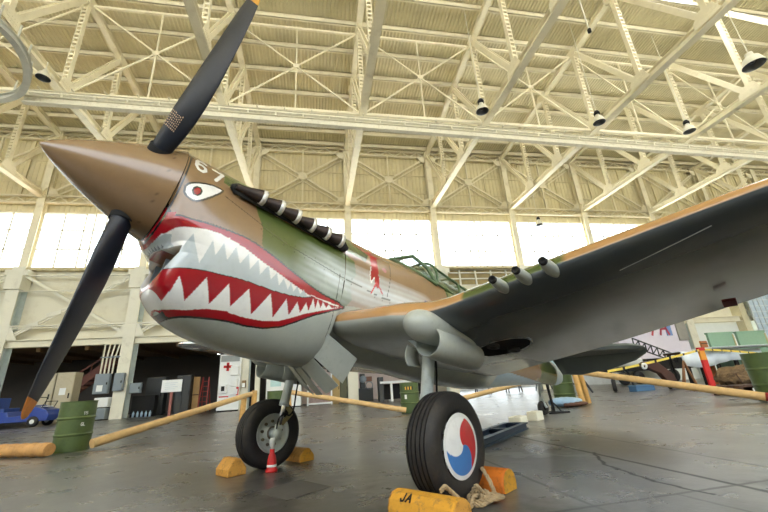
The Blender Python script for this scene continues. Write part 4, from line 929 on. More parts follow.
for _ in range(10): Q[1:-1]=(Q[:-2]+Q[2:]+2*Q[1:-1])/4
Q[:,2]=np.maximum(Q[:,2],.014)
T=np.gradient(Q,axis=0); T/=np.linalg.norm(T,axis=1)[:,None]; U=np.cross(T,[.3,.2,.93]); U/=np.linalg.norm(U,axis=1)[:,None]; V_=np.cross(T,U)
m=MB()
for ph in (0,2*PI/3,4*PI/3):
    a=np.linspace(0,230,len(Q))+ph; m.tube(Q+(np.cos(a)[:,None]*U+np.sin(a)[:,None]*V_)*.0075,.008,7)
for i in range(9):
    a=.4+i*.5; e=Q[-1]+0; 
tag(m.build('rope',mat('hemp_rope',(168,146,112),rough=.85,var=.2,scale=20)),'tangled hemp rope beside the near wheel, draped over the orange chock','rope')
# small red bottle jack under the far leg
t=thing('bottle_jack','small red bottle jack standing under the far landing gear leg','jack',(-.475,4.69,0))
m=MB(); m.lathe([(0,0),(.062,0),(.065,.02),(.052,.03),(.048,.10),(.040,.15),(.026,.18),(.026,.22),(0,.22)],(-.475,4.69,0),(0,0,1),28); m.build('jack_body',M_red,t)
m=MB(); m.lathe([(0,.21),(.014,.21),(.014,.24),(.028,.25),(.032,.31),(.024,.33),(0,.33)],(-.475,4.69,0),(0,0,1),20); m.build('jack_ram',mat('jack_white',(222,222,216),rough=.4),t)
m=MB(); m.lathe([(.048,.045),(.052,.05),(.052,.07),(.046,.075)],(-.475,4.69,0),(0,0,1),24); m.build('jack_label_band',M_wh,t)
m=MB(); m.prism([(-.497,3.80),(-.153,4.135),(.126,3.727),(-.223,3.433)],(0,0,.001),(1,0,0),(0,1,0),(0,0,.004)); tag(m.build('floor_mat',mat('mat_grey',(84,80,74),rough=.75,var=.15,scale=5),bevel=.002),'dark square drip mat lying flat on the floor between the wheels','mat')

# behind the near wheel: dark blue tow frame, white blocks, tail stand, rolled bag
t=thing('tow_frame','low dark blue steel frame lying on the floor right of the near wheel','frame',(2.2,5.5,0)); M_tow=mat('tow_blue',(34,52,72),rough=.5,var=.12)
for p,q,nm in (((1.75,5.05),(3.18,6.48),'frame_rail'),((1.95,4.80),(3.42,6.26),'frame_rail'),((1.80,5.08),(2.02,4.86),'cross_bar'),((2.6,5.9),(2.82,5.66),'cross_bar'),((3.14,6.45),(3.40,6.23),'cross_bar')):
    m=MB(); m.hbeam((*p,.05),(*q,.05),.08,.10,.02); m.build(nm,M_tow,t)
M_foam=mat('foam_white',(236,232,212),rough=.7,var=.05)
for (x_,y_,rz,sz,lb) in ((3.70,7.02,.7,(.34,.24,.13),'cream foam block on the floor, left of a pair below the tail'),(4.22,7.30,.55,(.26,.22,.17),'white foam block on the floor, right of a pair below the tail')):
    t=thing('foam_block',lb,'block',(x_,y_,0),group='foam blocks under the tail'); m=MB(); m.box((x_,y_,sz[2]/2),sz,rz); m.build('block_body',M_foam,t,bevel=.02,seg=3); m=MB(); m.box((x_,y_,sz[2]+.002),(sz[0]*.9,.02,.004),rz); m.build('block_seam',mat('foam_seam',(200,190,160),rough=.8),t)
t=thing('tail_stand','black steel stand propping the tail beside the tail wheel','stand',(5.36,8.42,0))
m=MB(); m.prism([(-.26,-.2),(.26,-.2),(0,.28)],(5.36,8.42,0),(1,0,0),(0,1,0),(0,0,.03)); m.build('stand_base',M_dark,t)
m=MB(); m.tube([(5.36,8.42,.03),(5.28,8.42,.92)],.03,12)
m.build('stand_post',M_dark,t); m=MB(); m.box((5.28,8.42,.93),(.22,.22,.05)); m.build('stand_saddle',M_dark,t)
m=MB()
for a_,b_ in (((5.24,8.32),(5.33,8.41)),((5.48,8.32),(5.37,8.41))): m.beam((*a_,.03),(*b_,.22),.025,.025)
m.build('stand_gusset',M_dark,t)
t=thing('rolled_cover','rolled blue and white fabric cover on the floor by the yellow posts','cover',(6.6,9.95,0))
s=np.linspace(0,1,24); m=MB(); c=np.array([6.15,9.75,.13])+s[:,None]*np.array([1.05,.05,.0]); R=.13*np.sin(np.clip(s*1.05+.05,0,1)*PI)**.35+.005*np.sin(s*40); k=np.linspace(0,2*PI,20,endpoint=False)
m.grid(np.array([[(c_[0],c_[1]+r_*1.7*math.cos(a),max(.005,c_[2]+r_*math.sin(a)*(1-.2*q))) for a in k] for c_,r_,q in zip(c,R,s)]),wrap_v=True); m.build('cover_roll',mat('cover_blue',(150,180,205),rough=.6,var=.2,scale=5),t)
m=MB(); m.grid(np.array([[(c_[0]+.1,c_[1]-.10+r_*1.2*math.cos(a),max(.004,.06+r_*.55*math.sin(a))) for a in k] for c_,r_ in zip(c[3:-1],R[3:-1])]),wrap_v=True); m.build('cover_lining',mat('cover_brown',(92,62,48),rough=.7,var=.2,scale=5),t)

# ------------------------------------------------------------------ along the back wall, left to right
# blue utility cart
t=thing('utility_cart','small blue open utility cart parked in front of beige cabinets','cart',(-14.0,22,0))
x0,y0=-13.9,22.0
m=MB(); m.prism([(-2.2,.28),(-1.9,.24),(1.4,.24),(1.45,.50),(1.30,.72),(.55,.98),(.45,.55),(-.2,.5),(-.3,.72),(-2.2,.72)],(x0,y0-.55,0),(1,0,0),(0,0,1),(0,1.1,0)); m.build('cart_body',M_blue,t,bevel=.03)
m=MB(); m.box((x0-.75,y0,.80),(.6,1.0,.18)); m.box((x0-1.0,y0,1.12),(.14,1.0,.5)); m.build('cart_seat',mat('seat_blue',(40,70,140),rough=.6),t,bevel=.03)
for dx in (-1.6,.85):
    for dy in (-.52,.52):
        m=MB(); m.lathe([(.10,-.09),(.19,-.10),(.235,-.06),(.235,.06),(.19,.10),(.10,.09)],(x0+dx,y0+dy,.235),(0,1,0),28); wh_=m.build('cart_wheel',M_rubber,t); m=MB(); m.lathe([(0,-.095),(.08,-.095),(.11,-.08),(.11,.08),(0,.095)],(x0+dx,y0+dy,.235),(0,1,0),20); m.build('wheel_hub',M_wh,wh_)
m=MB(); m.tube([(x0+.22+.05*math.cos(a),y0+.2*math.cos(a),1.12+.17*math.sin(a)) for a in np.linspace(0,2*PI,28)],.016,8); m.tube([(x0+.5,y0,.9),(x0+.22,y0,1.12)],.02,8); m.build('steering_wheel',M_dark,t)
m=MB(); m.tube([(x0+.6,y0-.5,.95),(x0+.62,y0-.5,1.30),(x0+.62,y0+.5,1.30),(x0+.6,y0+.5,.95)],.02,8); m.tube([(x0+1.0,y0-.45,.75),(x0+1.15,y0-.45,1.10),(x0+1.15,y0+.45,1.10),(x0+1.0,y0+.45,.75)],.018,8); m.build('grab_bar',M_dark,t)
m=MB(); m.box((x0+1.0,y0,.88),(.28,.4,.03)); m.build('paper_notice',M_wh,t)
# cabinets
def cabinet(x0,x1,y0,y1,h,label,m_,group=None,doors=1,notice=False,name='storage_cabinet'):
    t=thing(name,label,'cabinet',((x0+x1)/2,(y0+y1)/2,0),group=group); m=MB(); m.span((x0,y0,.06),(x1,y1,h)); m.span((x0+.05,y0+.05,0),(x1-.05,y1-.05,.06)); m.build('cabinet_body',m_,t,bevel=.01)
    w_=(x1-x0)/doors
    for i in range(doors):
        m=MB(); m.span((x0+i*w_+.02,y0-.025,.10),(x0+(i+1)*w_-.02,y0,h-.04)); d=m.build('cabinet_door',m_,t,bevel=.006); m=MB(); m.span((x0+i*w_+w_*.82,y0-.06,h*.48),(x0+i*w_+w_*.88,y0-.02,h*.58)); m.build('door_handle',M_dark,d)
    if notice: m=MB(); m.span((x0+.25,y0-.03,h*.55),(x0+.25+.3,y0-.026,h*.55+.35)); m.build('paper_notice',M_wh,t)
    return t
cabinet(-14.66,-13.74,23.6,24.2,2.55,'tall beige cabinet directly behind the blue cart, partly behind the propeller',M_cab,'beige steel cabinets')
cabinet(-13.68,-12.82,23.6,24.3,2.55,'tall beige cabinet right of its twin, with a white notice on its door',M_cab,'beige steel cabinets',notice=True)
# red stairs in the store
t=thing('staircase','dark red timber stairs rising inside the store behind the beige cabinets','stairs',(-13.6,27.4,0))
m=MB(); m.beam((-16.6,26.9,.2),(-12.6,26.9,3.5),.06,.45); m.build('stair_stringer',M_redbrown,t); m=MB(); m.beam((-16.6,27.9,.2),(-12.6,27.9,3.5),.06,.28); m.build('stair_stringer',M_redbrown,t)
for i in range(14): f=i/13.; m=MB(); m.span((-16.55+3.9*f,26.9,.25+3.2*f),(-16.25+3.9*f,27.9,.29+3.2*f)); m.build('stair_tread',M_redbrown,t)
m=MB(); m.beam((-16.6,26.85,1.15),(-12.6,26.85,4.05),.06,.08); m.build('handrail',M_redbrown,t)
for i in range(8): f=i/7.; m=MB(); m.beam((-16.5+3.8*f,26.87,.3+3.1*f),(-16.5+3.8*f,26.87,1.2+2.75*f),.05,.05,up=(0,1,0)); m.build('baluster',M_redbrown,t)
# fluorescent tubes in the store rooms, plus an added pair brightening the workshop
def tube_light(x,y,z,L_,label,e):
    t=thing('ceiling_tube_lamp',label,'lamp',(x,y,z),group='fluorescent lamps under the store ceiling'); m=MB(); m.span((x-L_/2,y-.08,z),(x+L_/2,y+.08,z+.06)); m.build('light_housing',M_wh,t)
    mm=bpy.data.materials.get('tube_glow')
    if not mm:
        mm=bpy.data.materials.new('tube_glow'); mm.use_nodes=True; b=mm.node_tree.nodes['Principled BSDF']; b.inputs['Emission Color'].default_value=(.9,1,.95,1); b.inputs['Emission Strength'].default_value=e
    m=MB(); m.tube([(x-L_/2+.05,y,z-.03),(x+L_/2-.05,y,z-.03)],.03,8); m.build('light_tube',mm,t)
tube_light(-12.9,28.5,3.80,1.3,'lit fluorescent tube above the red stairs',5)
tube_light(-6.5,29.5,3.80,1.3,'lit fluorescent tube in the dark store behind the white sign',5)
tube_light(1.5,27.3,3.82,2.4,'added fluorescent tube brightening the workshop, left of two',9)
tube_light(5.5,27.3,3.82,2.4,'added fluorescent tube brightening the workshop, right of two',9)
# switch boxes and conduits on the column
def switchbox(x0,x1,z0,z1,y,label,notice=False):
    t=thing('switch_box',label,'electrical box',((x0+x1)/2,y,z0),group='grey electrical boxes by the column'); m=MB(); m.span((x0,y-.22,z0),(x1,y,z1)); m.build('box_body',M_box,t,bevel=.015); m=MB(); m.span((x0+.03,y-.25,z0+.03),(x1-.03,y-.22,z1-.03)); d=m.build('box_door',M_box,t,bevel=.01); m=MB(); m.span((x1-.10,y-.30,(z0+z1)/2-.06),(x1-.06,y-.25,(z0+z1)/2+.06)); m.build('box_lever',M_dark,d)
    if notice: m=MB(); m.span((x0+.18,y-.257,z0+.12),(x0+.48,y-.252,z0+.45)); m.build('paper_notice',M_wh,t)
switchbox(-12.10,-11.36,1.36,2.42,24.3,'large grey switch box left of the column, white notice on it',True)
switchbox(-11.12,-10.62,1.46,2.42,24.25,'narrow grey switch box mounted on the front of the column')
switchbox(-10.45,-9.85,1.30,1.85,24.7,'small pale grey box right of the column')
t=thing('water_cooler','grey and white floor unit below the left switch box','cooler',(-11.55,24.2,0)); m=MB(); m.span((-11.85,24.0,.05),(-11.25,24.5,.62)); m.build('cooler_base',M_box,t,bevel=.03); m=MB(); m.span((-11.9,24.0,.66),(-11.2,24.5,1.16)); m.build('cooler_top',M_wh,t,bevel=.03); m=MB(); m.span((-11.85,24.0,0),(-11.25,24.5,.05)); m.span((-11.75,24.05,.62),(-11.35,24.45,.66)); m.build('cooler_plinth',M_dark,t)
t=thing('wall_conduit','bundle of pale pipes rising from the left switch box','pipe',(-11.7,24.35,2.42))
for i in range(4): m=MB(); xx=-11.98+i*.2; m.tube([(xx,24.3,2.42),(xx,24.3,3.2),(xx+.05*i,24.3,4.05)],.045,8); m.build('conduit_pipe',M_mid,t)
m=MB(); m.span((-12.1,24.24,3.3),(-11.1,24.38,3.36)); m.build('pipe_clamp',M_box,t)
cabinet(-10.25,-9.2,26.2,26.8,2.2,'dark cabinet standing just right of the column in the store',M_darkcab,'dark lockers in the store')
cabinet(-8.85,-8.45,27,27.5,2.0,'slim dark cabinet behind the white sign',M_darkcab,'dark lockers in the store')
cabinet(-8.35,-7.54,25.6,26.2,2.2,'dark locker immediately right of the white sign',M_darkcab,'dark lockers in the store',doors=2)
t=thing('bottle_crate','low dark crate with small blue bottles right of the column','crate',(-9.9,25.4,0)); m=MB(); m.span((-10.5,25.2,0),(-9.3,25.7,1.15)); m.build('crate_box',M_dark,t)
for i in range(5): m=MB(); m.lathe([(0,0),(.06,0),(.06,.22),(.02,.28),(.02,.32),(0,.32)],(-10.3+i*.22,25.12,.0),(0,0,1),12); m.build('small_bottle',M_paleblue,t)
t=thing('notice_stand','white notice board on a reddish post in the store opening','sign',(-7.36,22,0)); m=MB(); m.span((-7.86,21.96,1.20),(-6.90,22.0,1.80)); b=m.build('notice_board',M_wh,t); m=MB()
for i in range(4): m.span((-7.7,21.955,1.64-.1*i),(-7.1-.1*(i%2),21.957,1.655-.1*i))
m.build('notice_lines',mat('faint_print',(176,190,206),rough=.6),b); m=MB(); m.span((-7.43,22,.03),(-7.31,22.08,1.3)); m.build('sign_post',mat('post_rust',(150,92,84),rough=.6),t); m=MB(); m.span((-7.7,21.85,0),(-7.05,22.2,.03)); m.build('sign_base',M_dark,t)
t=thing('cardboard_stack','tall tan timber panel leaning beside the red ladder','panel',(-7.3,26.1,0)); m=MB(); m.span((-7.5,26.0,0),(-7.14,26.1,2.08)); m.build('tan_panel',mat('tan_board',(170,134,84),rough=.7,var=.15),t); m=MB(); m.span((-7.5,25.98,1.0),(-7.14,26.0,1.06)); m.build('panel_batten',M_wd,t)
t=thing('step_ladder','red step ladder standing in the dark store','ladder',(-6.9,26,0))
for xx in (-7.12,-6.62): m=MB(); m.beam((xx,25.9,0),(xx+.08*(1 if xx<-7 else -1),26.3,2.05),.06,.04); m.build('ladder_rail',mat('ladder_red',(150,48,36),rough=.5),t); m=MB(); m.beam((xx,26.9,0),(xx+.08*(1 if xx<-7 else -1),26.35,2.03),.05,.03); m.build('ladder_leg',mat('ladder_red',(150,48,36)),t)
for i in range(6): m=MB(); z_=.28+.3*i; m.span((-7.1+.01*i,25.93+.06*i,z_),(-6.64-.01*i,26.05+.06*i,z_+.04)); m.build('ladder_step',mat('ladder_red',(150,48,36)),t)
# first aid panel
t=thing('first_aid_station','white first aid panel with red cross beside the blue-grey column','first aid panel',(-4.98,24,0)); m=MB(); m.span((-5.58,24.0,.08),(-4.40,24.25,3.15)); p=m.build('white_panel',M_wh,t); m=MB(); m.span((-5.20,23.98,2.22),(-5.05,24.0,2.70)); m.span((-5.36,23.98,2.385),(-4.89,24.0,2.535)); m.build('red_cross',M_red,t)
m=MB(); m.span((-5.53,23.97,2.75),(-4.48,24.0,3.1))
for i in range(7): pass
m.build('high_grille',mat('grille_grey',(140,146,146),rough=.5),t)
for (a,b,c,d) in ((-4.93,-4.50,1.95,2.5),(-4.88,-4.53,1.35,1.75),(-5.50,-5.08,1.0,1.5),(-4.88,-4.48,.9,1.2)): m=MB(); m.span((a,23.86,c),(b,24.0,d)); m.build('supply_box',M_wh,t,bevel=.01)
m=MB(); m.span((-5.38,23.845,1.12),(-5.20,23.86,1.38)); m.build('black_pictogram',M_blackpaint,t); m=MB(); m.span((-5.50,23.98,.78),(-4.98,24.0,.84)); m.build('red_lettering_strip',M_red,t); m=MB(); m.span((-4.56,23.9,.85),(-4.44,23.99,1.3)); m.build('fire_extinguisher_bracket',M_red,t)
m=MB(); m.span((-5.53,23.99,0),(-4.43,24.2,.08)); m.build('panel_plinth',M_dark,t)
t=thing('key_box','small brass-coloured box on the blue-grey column beside the first aid panel','box',(-4.2,24.2,1.25)); m=MB(); m.span((-4.3,24.08,1.25),(-4.1,24.28,1.65)); m.build('box_body',mat('brass_box',(150,120,80),rough=.5),t,bevel=.01); m=MB(); m.span((-4.28,24.06,1.27),(-4.12,24.08,1.5)); m.build('box_front',M_wh,t)
m=MB(); m.span((-3.62,24.4,0),(-3.34,24.7,4.06)); struct(m.build('trim_pale_post',M_col),'pale timber post right of the red cross panel and column','trim')
# booth, shelves, cabinets and bench of the workshop
t=thing('office_booth','white partition booth with a window behind the far landing gear leg','booth',(-1.9,24,0)); m=MB(); m.span((-2.9,24.0,.06),(-.9,24.1,1.2)); m.span((-2.9,24.0,2.1),(-.9,24.1,3.2)); m.span((-2.9,24.0,1.2),(-2.68,24.1,2.1)); m.span((-2.06,24.0,1.2),(-.9,24.1,2.1)); m.span((-2.9,24.1,.06),(-2.8,26,3.2)); m.span((-1,24.1,.06),(-.9,26,3.2)); m.build('booth_wall',M_wh,t); m=MB(); m.span((-2.68,24.04,1.2),(-2.06,24.06,2.1)); m.build('booth_window',mat('pale_cyan_glass',(190,222,222),rough=.2),t); m=MB(); m.span((-2.9,24.02,0),(-.9,24.08,.06)); m.build('booth_plinth',M_dark,t)
t=thing('pipe_rack','white pipe frame around pinkish sheet stock behind the cowl flaps','rack',(.2,24,0))
for xx in (-.5,.9): m=MB(); m.span((xx-.04,24.0,0),(xx+.04,24.08,2.3)); m.build('rack_upright',M_wh,t)
for zz_ in (.10,2.2): m=MB(); m.span((-.5,24.0,zz_-.04),(.9,24.08,zz_+.04)); m.build('rack_rail',M_wh,t)
m=MB(); m.span((-.42,24.12,.16),(.84,24.5,1.1)); m.build('sheet_stock',mat('mauve_sheets',(150,128,122),rough=.7,var=.3,scale=6),t)
cabinet(.96,1.42,24.6,25.2,1.72,'narrow tan cabinet between the pipe frame and an olive one',mat('tan_cabinet',(176,150,96),rough=.6,var=.1),'small workshop cabinets')
cabinet(1.46,1.92,24.6,25.2,1.68,'narrow olive cabinet between the tan one and the pale column',mat('olive_cabinet',(92,92,66),rough=.6,var=.1),'small workshop cabinets')
t=thing('machine_tool','dark grey workshop machine with handwheels under the belly','machine',(3.1,25.4,0)); m=MB(); m.span((2.65,25.2,0),(3.6,25.8,.8)); m.span((2.8,25.2,.8),(3.1,25.7,1.7)); m.build('machine_bed',M_darkcab,t,bevel=.03); m=MB(); m.lathe([(.2,-.03),(.26,0),(.2,.03)],(3.35,25.15,.95),(0,1,0),24); m.build('handwheel',M_box,t); m=MB(); m.lathe([(0,0),(.22,0),(.22,.4),(0,.4)],(2.95,25.0,1.35),(0,1,0),24); m.build('spindle_head',M_box,t); m=MB(); m.span((3.1,25.2,1.2),(3.55,25.5,1.5)); m.build('control_box',mat('brown_case',(110,72,54),rough=.6),t)
t=thing('work_bench','white-topped workbench with dark underside beyond the hazard-stickered drum','bench',(4.9,22.6,0)); m=MB(); m.span((3.6,22.2,.98),(6.4,23.2,1.10)); m.build('bench_top',M_wh,t,bevel=.01)
for xx in (4.25,6.2):
    for yy_ in (22.3,23.1): m=MB(); m.span((xx-.06,yy_-.06,0),(xx+.06,yy_+.06,.98)); m.build('bench_leg',M_wh,t)
m=MB(); m.span((3.7,22.9,.1),(6.3,23.1,.95)); m.build('bench_back',M_dark,t); m=MB(); m.span((3.55,22.3,0),(3.8,23,1.35)); m.build('bench_cabinet',M_darkcab,t)
for i,(x_,c_) in enumerate(((10.3,(60,64,70)),(12.4,(70,60,54)),(14.5,(52,60,66)))):
    t=thing('saw_horse',['dark trestle in the bright doorway, left of three','dark trestle in the bright doorway, middle of three','dark trestle in the bright doorway, right of three'][i],'trestle',(x_,23.4,0),group='trestles in the doorway'); mm=mat(f'trestle_paint_{"abc"[i]}',c_,rough=.6)
    m=MB(); m.span((x_-.5,23.35,.68),(x_+.5,23.47,.78)); m.build('trestle_beam',mm,t)
    for s in (-.4,.4):
        for q in (-.2,.2): m=MB(); m.beam((x_+s,23.41,.7),(x_+s*1.15,23.41+q,0),.06,.05); m.build('trestle_leg',mm,t)

# ------------------------------------------------------------------ beyond the wing, right
# white covered trailer with red lettering
t=thing('box_trailer','white box trailer with faded red lettering beyond the wing tip','trailer',(22.5,22.2,0)); m=MB(); m.span((19.6,22.0,1.5),(25.1,24.3,4.6)); m.build('trailer_body',mat('trailer_white',(222,214,226),rough=.5,var=.03),t,bevel=.05); m=MB(); m.span((24.35,21.9,2.6),(25.1,22.0,4.0)); m.build('trailer_door',mat('trailer_grey',(150,146,136),rough=.5,var=.12),t)
m=MB(); strokes(m,'7A',(22.1,21.98,3.05),(1,0,0),(0,0,1),1.0,.15,.01); m.build('trailer_lettering',mat('faded_red',(176,56,72),rough=.6),t); m=MB(); m.span((23.5,21.97,2.95),(23.95,22.0,3.65)); m.build('blue_placard',mat('placard_blue',(120,150,196),rough=.5),t)
for xx in (19.6,20.7,23.4): m=MB(); m.lathe([(.14,-.11),(.35,-.12),(.4,-.08),(.4,.08),(.35,.12),(.14,.11)],(xx,22.3,.40),(0,1,0),28); m.build('trailer_wheel',M_rubber,t)
m=MB(); m.span((18.6,22.2,.8),(25,24.1,1.5)); m.build('trailer_chassis',M_dark,t)
# stripped old airframe in front of it
t=thing('airframe_skeleton','stripped old airframe with black lattice and dark wheels beyond the long pole','airframe',(13.2,15,0)); M_lat=mat('lattice_black',(34,32,36),rough=.5)
m=MB(); A=np.array([[15.25,16.2,2.33],[17.45,16.2,1.45],[15.25,16.2,1.9],[17.45,16.2,1.05]])
m.beam(A[0],A[1],.05,.05); m.beam(A[2],A[3],.05,.05)
for i in range(8):
    f=i/7.; p=A[0]+(A[1]-A[0])*f; q=A[2]+(A[3]-A[2])*f; m.beam(p,q,.04,.04); 
    if i<7: g=(i+1)/7.; m.beam(q,A[0]+(A[1]-A[0])*g,.035,.035)
m.build('lattice_frame',M_lat,t)
m=MB(); s=np.linspace(0,1,16); k=np.linspace(0,2*PI,18,endpoint=False); m.grid(np.array([[(13.9+1.6*q,16.0+.35*math.cos(a)*math.sin(PI*min(1,q+.15))**.5,1.22+.28*math.sin(a)*math.sin(PI*min(.98,q+.1))**.6) for a in k] for q in s]),wrap_v=True); m.build('fabric_fuselage',mat('doped_fabric',(206,208,204),rough=.6,var=.12,scale=3),t)
m=MB(); m.prism([(0,0),(.5,.04),(1.2,-.55),(1.35,-1.0),(1.0,-1.05),(.6,-.5),(-.3,-.12)],(13.5,14.0,1.15),(1,0,0),(0,0,1),(0,.25,0)); m.build('engine_cowling',mat('maroon_panel',(72,38,30),rough=.5,var=.2),t,bevel=.03)
m=MB(); m.beam((12.2,14.9,.95),(14.8,14.9,1.02),.30,.10); m.build('engine_mount',mat('oily_engine',(64,58,50),rough=.5,metal=.3,var=.3,scale=8),t,bevel=.03)
for p in ((12.6,15.0),(14.85,14.5)): m=MB(); m.lathe([(.0,-.05),(.06,-.07),(.22,-.08),(.27,-.04),(.27,.04),(.22,.08),(.06,.07),(0,.05)],(*p,.27),(.77,-.64,0),28); m.build('airframe_wheel',M_rubber,t)
m=MB()
for p,q in (((10.2,15,.0),(10.5,15,.9)),((11.0,15,.9),(11.5,15,.05)),((10.6,15,.45),(11.3,15,.4)),((12.6,15,0),(12.6,15,.9)),((13.6,15,.0),(13.4,15,.9))): m.beam(p,q,.06,.06)
m.build('cradle_strut',M_lat,t)
t=thing('low_blue_box','low blue box on the floor under the stripped airframe','box',(13.45,14.5,0)); m=MB(); m.span((13.0,14.3,0),(13.9,14.7,.2)); m.build('box_body',mat('box_blue',(70,110,150),rough=.5),t,bevel=.01); m=MB(); m.span((12.98,14.28,.2),(13.92,14.72,.24)); m.build('box_lid',mat('box_blue_lid',(96,136,172),rough=.5),t)
t=thing('trestle','thin brown wooden trestle in front of the white-draped table','trestle',(14.8,14.2,0))
for p,q in (((14.95,13.9,0),(15.25,13.9,1.1)),((15.6,13.9,0),(15.25,13.9,1.1)),((15.15,14.2,0),(15.3,13.95,1.1)),((15.9,14.2,0),(15.3,13.95,1.05))): m=MB(); m.beam(p,q,.05,.05); m.build('trestle_leg',mat('trestle_brown',(150,104,70),rough=.6),t)
# red post with a yellow top and its barrier tape
t=thing('red_stanchion','red flat post with orange-yellow top standing beyond the long pole','post',(14.78,12.6,0)); m=MB(); m.span((14.66,12.56,0),(14.90,12.64,1.05)); m.build('stanchion_post',M_red,t); m=MB(); m.span((14.66,12.56,1.05),(14.90,12.64,1.40)); m.build('yellow_band',mat('band_orange',(226,150,50),rough=.5),t); m=MB(); m.span((14.64,12.54,1.40),(14.92,12.66,1.52)); m.build('stanchion_top',M_red,t); m=MB(); m.span((14.5,12.4,0),(15.06,12.8,.03)); m.build('stanchion_foot',M_dark,t)
def tape(p,q,sag,label,n=44):
    p=np.array(p,float); q=np.array(q,float); s=np.linspace(0,1,n); c=p+(q-p)*s[:,None]; c[:,2]-=sag*4*s*(1-s); m=MB()
    for i in range(n-1):
        a,b=c[i],c[i+1]; m.add([a,b,b+[0,0,.075],a+[0,0,.075]],[(0,1,2,3)],1 if i%7==6 else 0)
    o=m.build('barrier_tape',[mat('tape_yellow',(232,206,90),rough=.5),M_blackpaint],recalc=False); md=o.modifiers.new('t','SOLIDIFY'); md.thickness=.004; return tag(o,label,'barrier tape',group='yellow barrier tape at right')
tape((9.3,11.2,.80),(14.63,12.54,1.38),.03,'yellow barrier tape running left from the red post'); tape((14.93,12.6,1.40),(18.6,13.4,1.16),-.02,'yellow and black barrier tape running right from the red post')
m=MB(); m.lathe([(.05,-.02),(.11,-.02),(.11,.02),(.05,.02)],(11.1,11.60,.94),(0,1,.1),24); tag(m.build('tape_reel',M_wh),'small white ring hanging on the yellow tape','ring')
# draped table, wing panel on top, pale green crates
t=thing('draped_table','long table under a white sheet beyond the red post','table',(17.4,15,0)); m=MB(); s=np.linspace(0,1,50)
m.grid(np.array([[(15.9+4.4*q,14.5-.05*math.sin(q*40)*(v>.5),1.50-.02*math.sin(q*9)-(.0 if v==0 else (.60+.10*math.sin(q*7)))) if v<2 else (15.9+4.4*q,14.5-.05*math.sin(q*40),.9) for v in (0,1)] for q in s])); m.grid(np.array([[(15.9+4.4*q,14.5+v*1.0,1.50-.02*math.sin(q*9)) for v in (0,1)] for q in s])); o=m.build('white_sheet',mat('sheet_white',(224,232,238),rough=.8,var=.06,scale=2),t); md=o.modifiers.new('t','SOLIDIFY'); md.thickness=.01
m=MB(); m.span((15.95,14.52,1.40),(20.2,15.45,1.47)); m.build('table_top',M_wd,t)
for xx in (16.2,17.0,17.8,18.8,19.9):
    for yy_ in (14.6,15.4): m=MB(); m.span((xx-.05,yy_-.05,0),(xx+.05,yy_+.05,1.4)); m.build('table_leg',M_dark,t)
t=thing('white_wing_panel','long thin white panel lying across the table end at right edge','panel',(20.2,14.3,1.52)); m=MB(); m.span((17.0,13.95,1.53),(23.5,14.9,1.60)); m.build('panel_skin',M_wh,t,bevel=.02); m=MB(); m.span((17.0,13.93,1.545),(23.5,13.95,1.585)); m.build('panel_edge',M_box,t)
M_crate=mat('crate_green',(132,164,138),rough=.55,var=.05,dirt=(110,140,116),dirt_amt=.3)
for x0_,x1_,y_,lb in ((19.0,20.5,15.6,'pale green upright panel behind the white-draped table, left of two'),(20.75,22.5,15.6,'pale green upright panel at the right edge, right of two')):
    t=thing('green_panel',lb,'panel',((x0_+x1_)/2,y_,0),group='pale green panels at right'); m=MB(); m.span((x0_,y_,0.0),(x1_,y_+.12,2.36)); m.build('panel_face',M_crate,t,bevel=.02); m=MB(); m.span((x0_-.02,y_-.02,2.30),(x1_+.02,y_+.14,2.38)); m.build('panel_cap',M_crate,t)
    m=MB(); m.span((x1_-.06,y_-.03,.1),(x1_+.0,y_,2.25)); m.build('panel_batten',mat('batten_beige',(190,176,130),rough=.6),t)
t=thing('brown_plank','short brown plank standing beside the left pale green panel','plank',(18.7,15.5,0)); m=MB(); m.span((18.5,15.64,0),(18.86,15.72,2.0)); m.build('plank_board',mat('plank_brown',(164,98,50),rough=.6,var=.15),t); m=MB(); m.span((18.5,15.62,1.85),(18.86,15.64,1.9)); m.build('plank_edge',M_wd,t)
# tarpaulin heap and pallet
t=thing('tarp_bundle','heap of brown camouflage netting near the dark drum at right','bundle',(13.2,10.1,0)); m=MB(); u=np.linspace(0,PI,18); v=np.linspace(0,2*PI,36,endpoint=False); rs=np.random.default_rng(4)
G=np.array([[(13.2-math.cos(a)*.95,10.2+.45*math.sin(a)*math.cos(b)*(1+.15*math.sin(5*b+3*a)),max(.02,.42+.30*math.sin(a)*math.sin(b)*(1+.2*math.sin(7*b-4*a))+.03*rs.normal())) for b in v] for a in u]); m.grid(G,wrap_v=True,sm=False); m.build('netting_heap',mat('netting_brown',(112,90,62),rough=.9,var=.5,scale=9,dirt=(50,40,28),dirt_amt=.8),t)
m=MB(); 
for i in range(4): m.beam((12.4+.5*i,9.75,.55),(12.5+.5*i,9.72,.25),.02,.02)
m.build('netting_ties',M_wd,t)
m=MB(); m.span((12.35,9.9,0),(14.0,10.5,.16)); m.build('bundle_skid',M_wd,t)
t=thing('wooden_pallet','dark brown wooden pallet on the floor before the netting heap','pallet',(12.1,9.2,0))
for i in range(4): m=MB(); m.span((11.35,8.95+.2*i,.20),(12.75,9.11+.2*i,.25)); m.build('pallet_board',M_wd,t)
for xx in (11.4,12.0,12.6): m=MB(); m.span((xx-.06,8.95,.0),(xx+.06,9.71,.20)); m.build('pallet_runner',M_wd,t)
m=MB(); m.span((11.75,8.93,.08),(12.0,8.95,.17)); m.build('pallet_tag',M_wh,t)

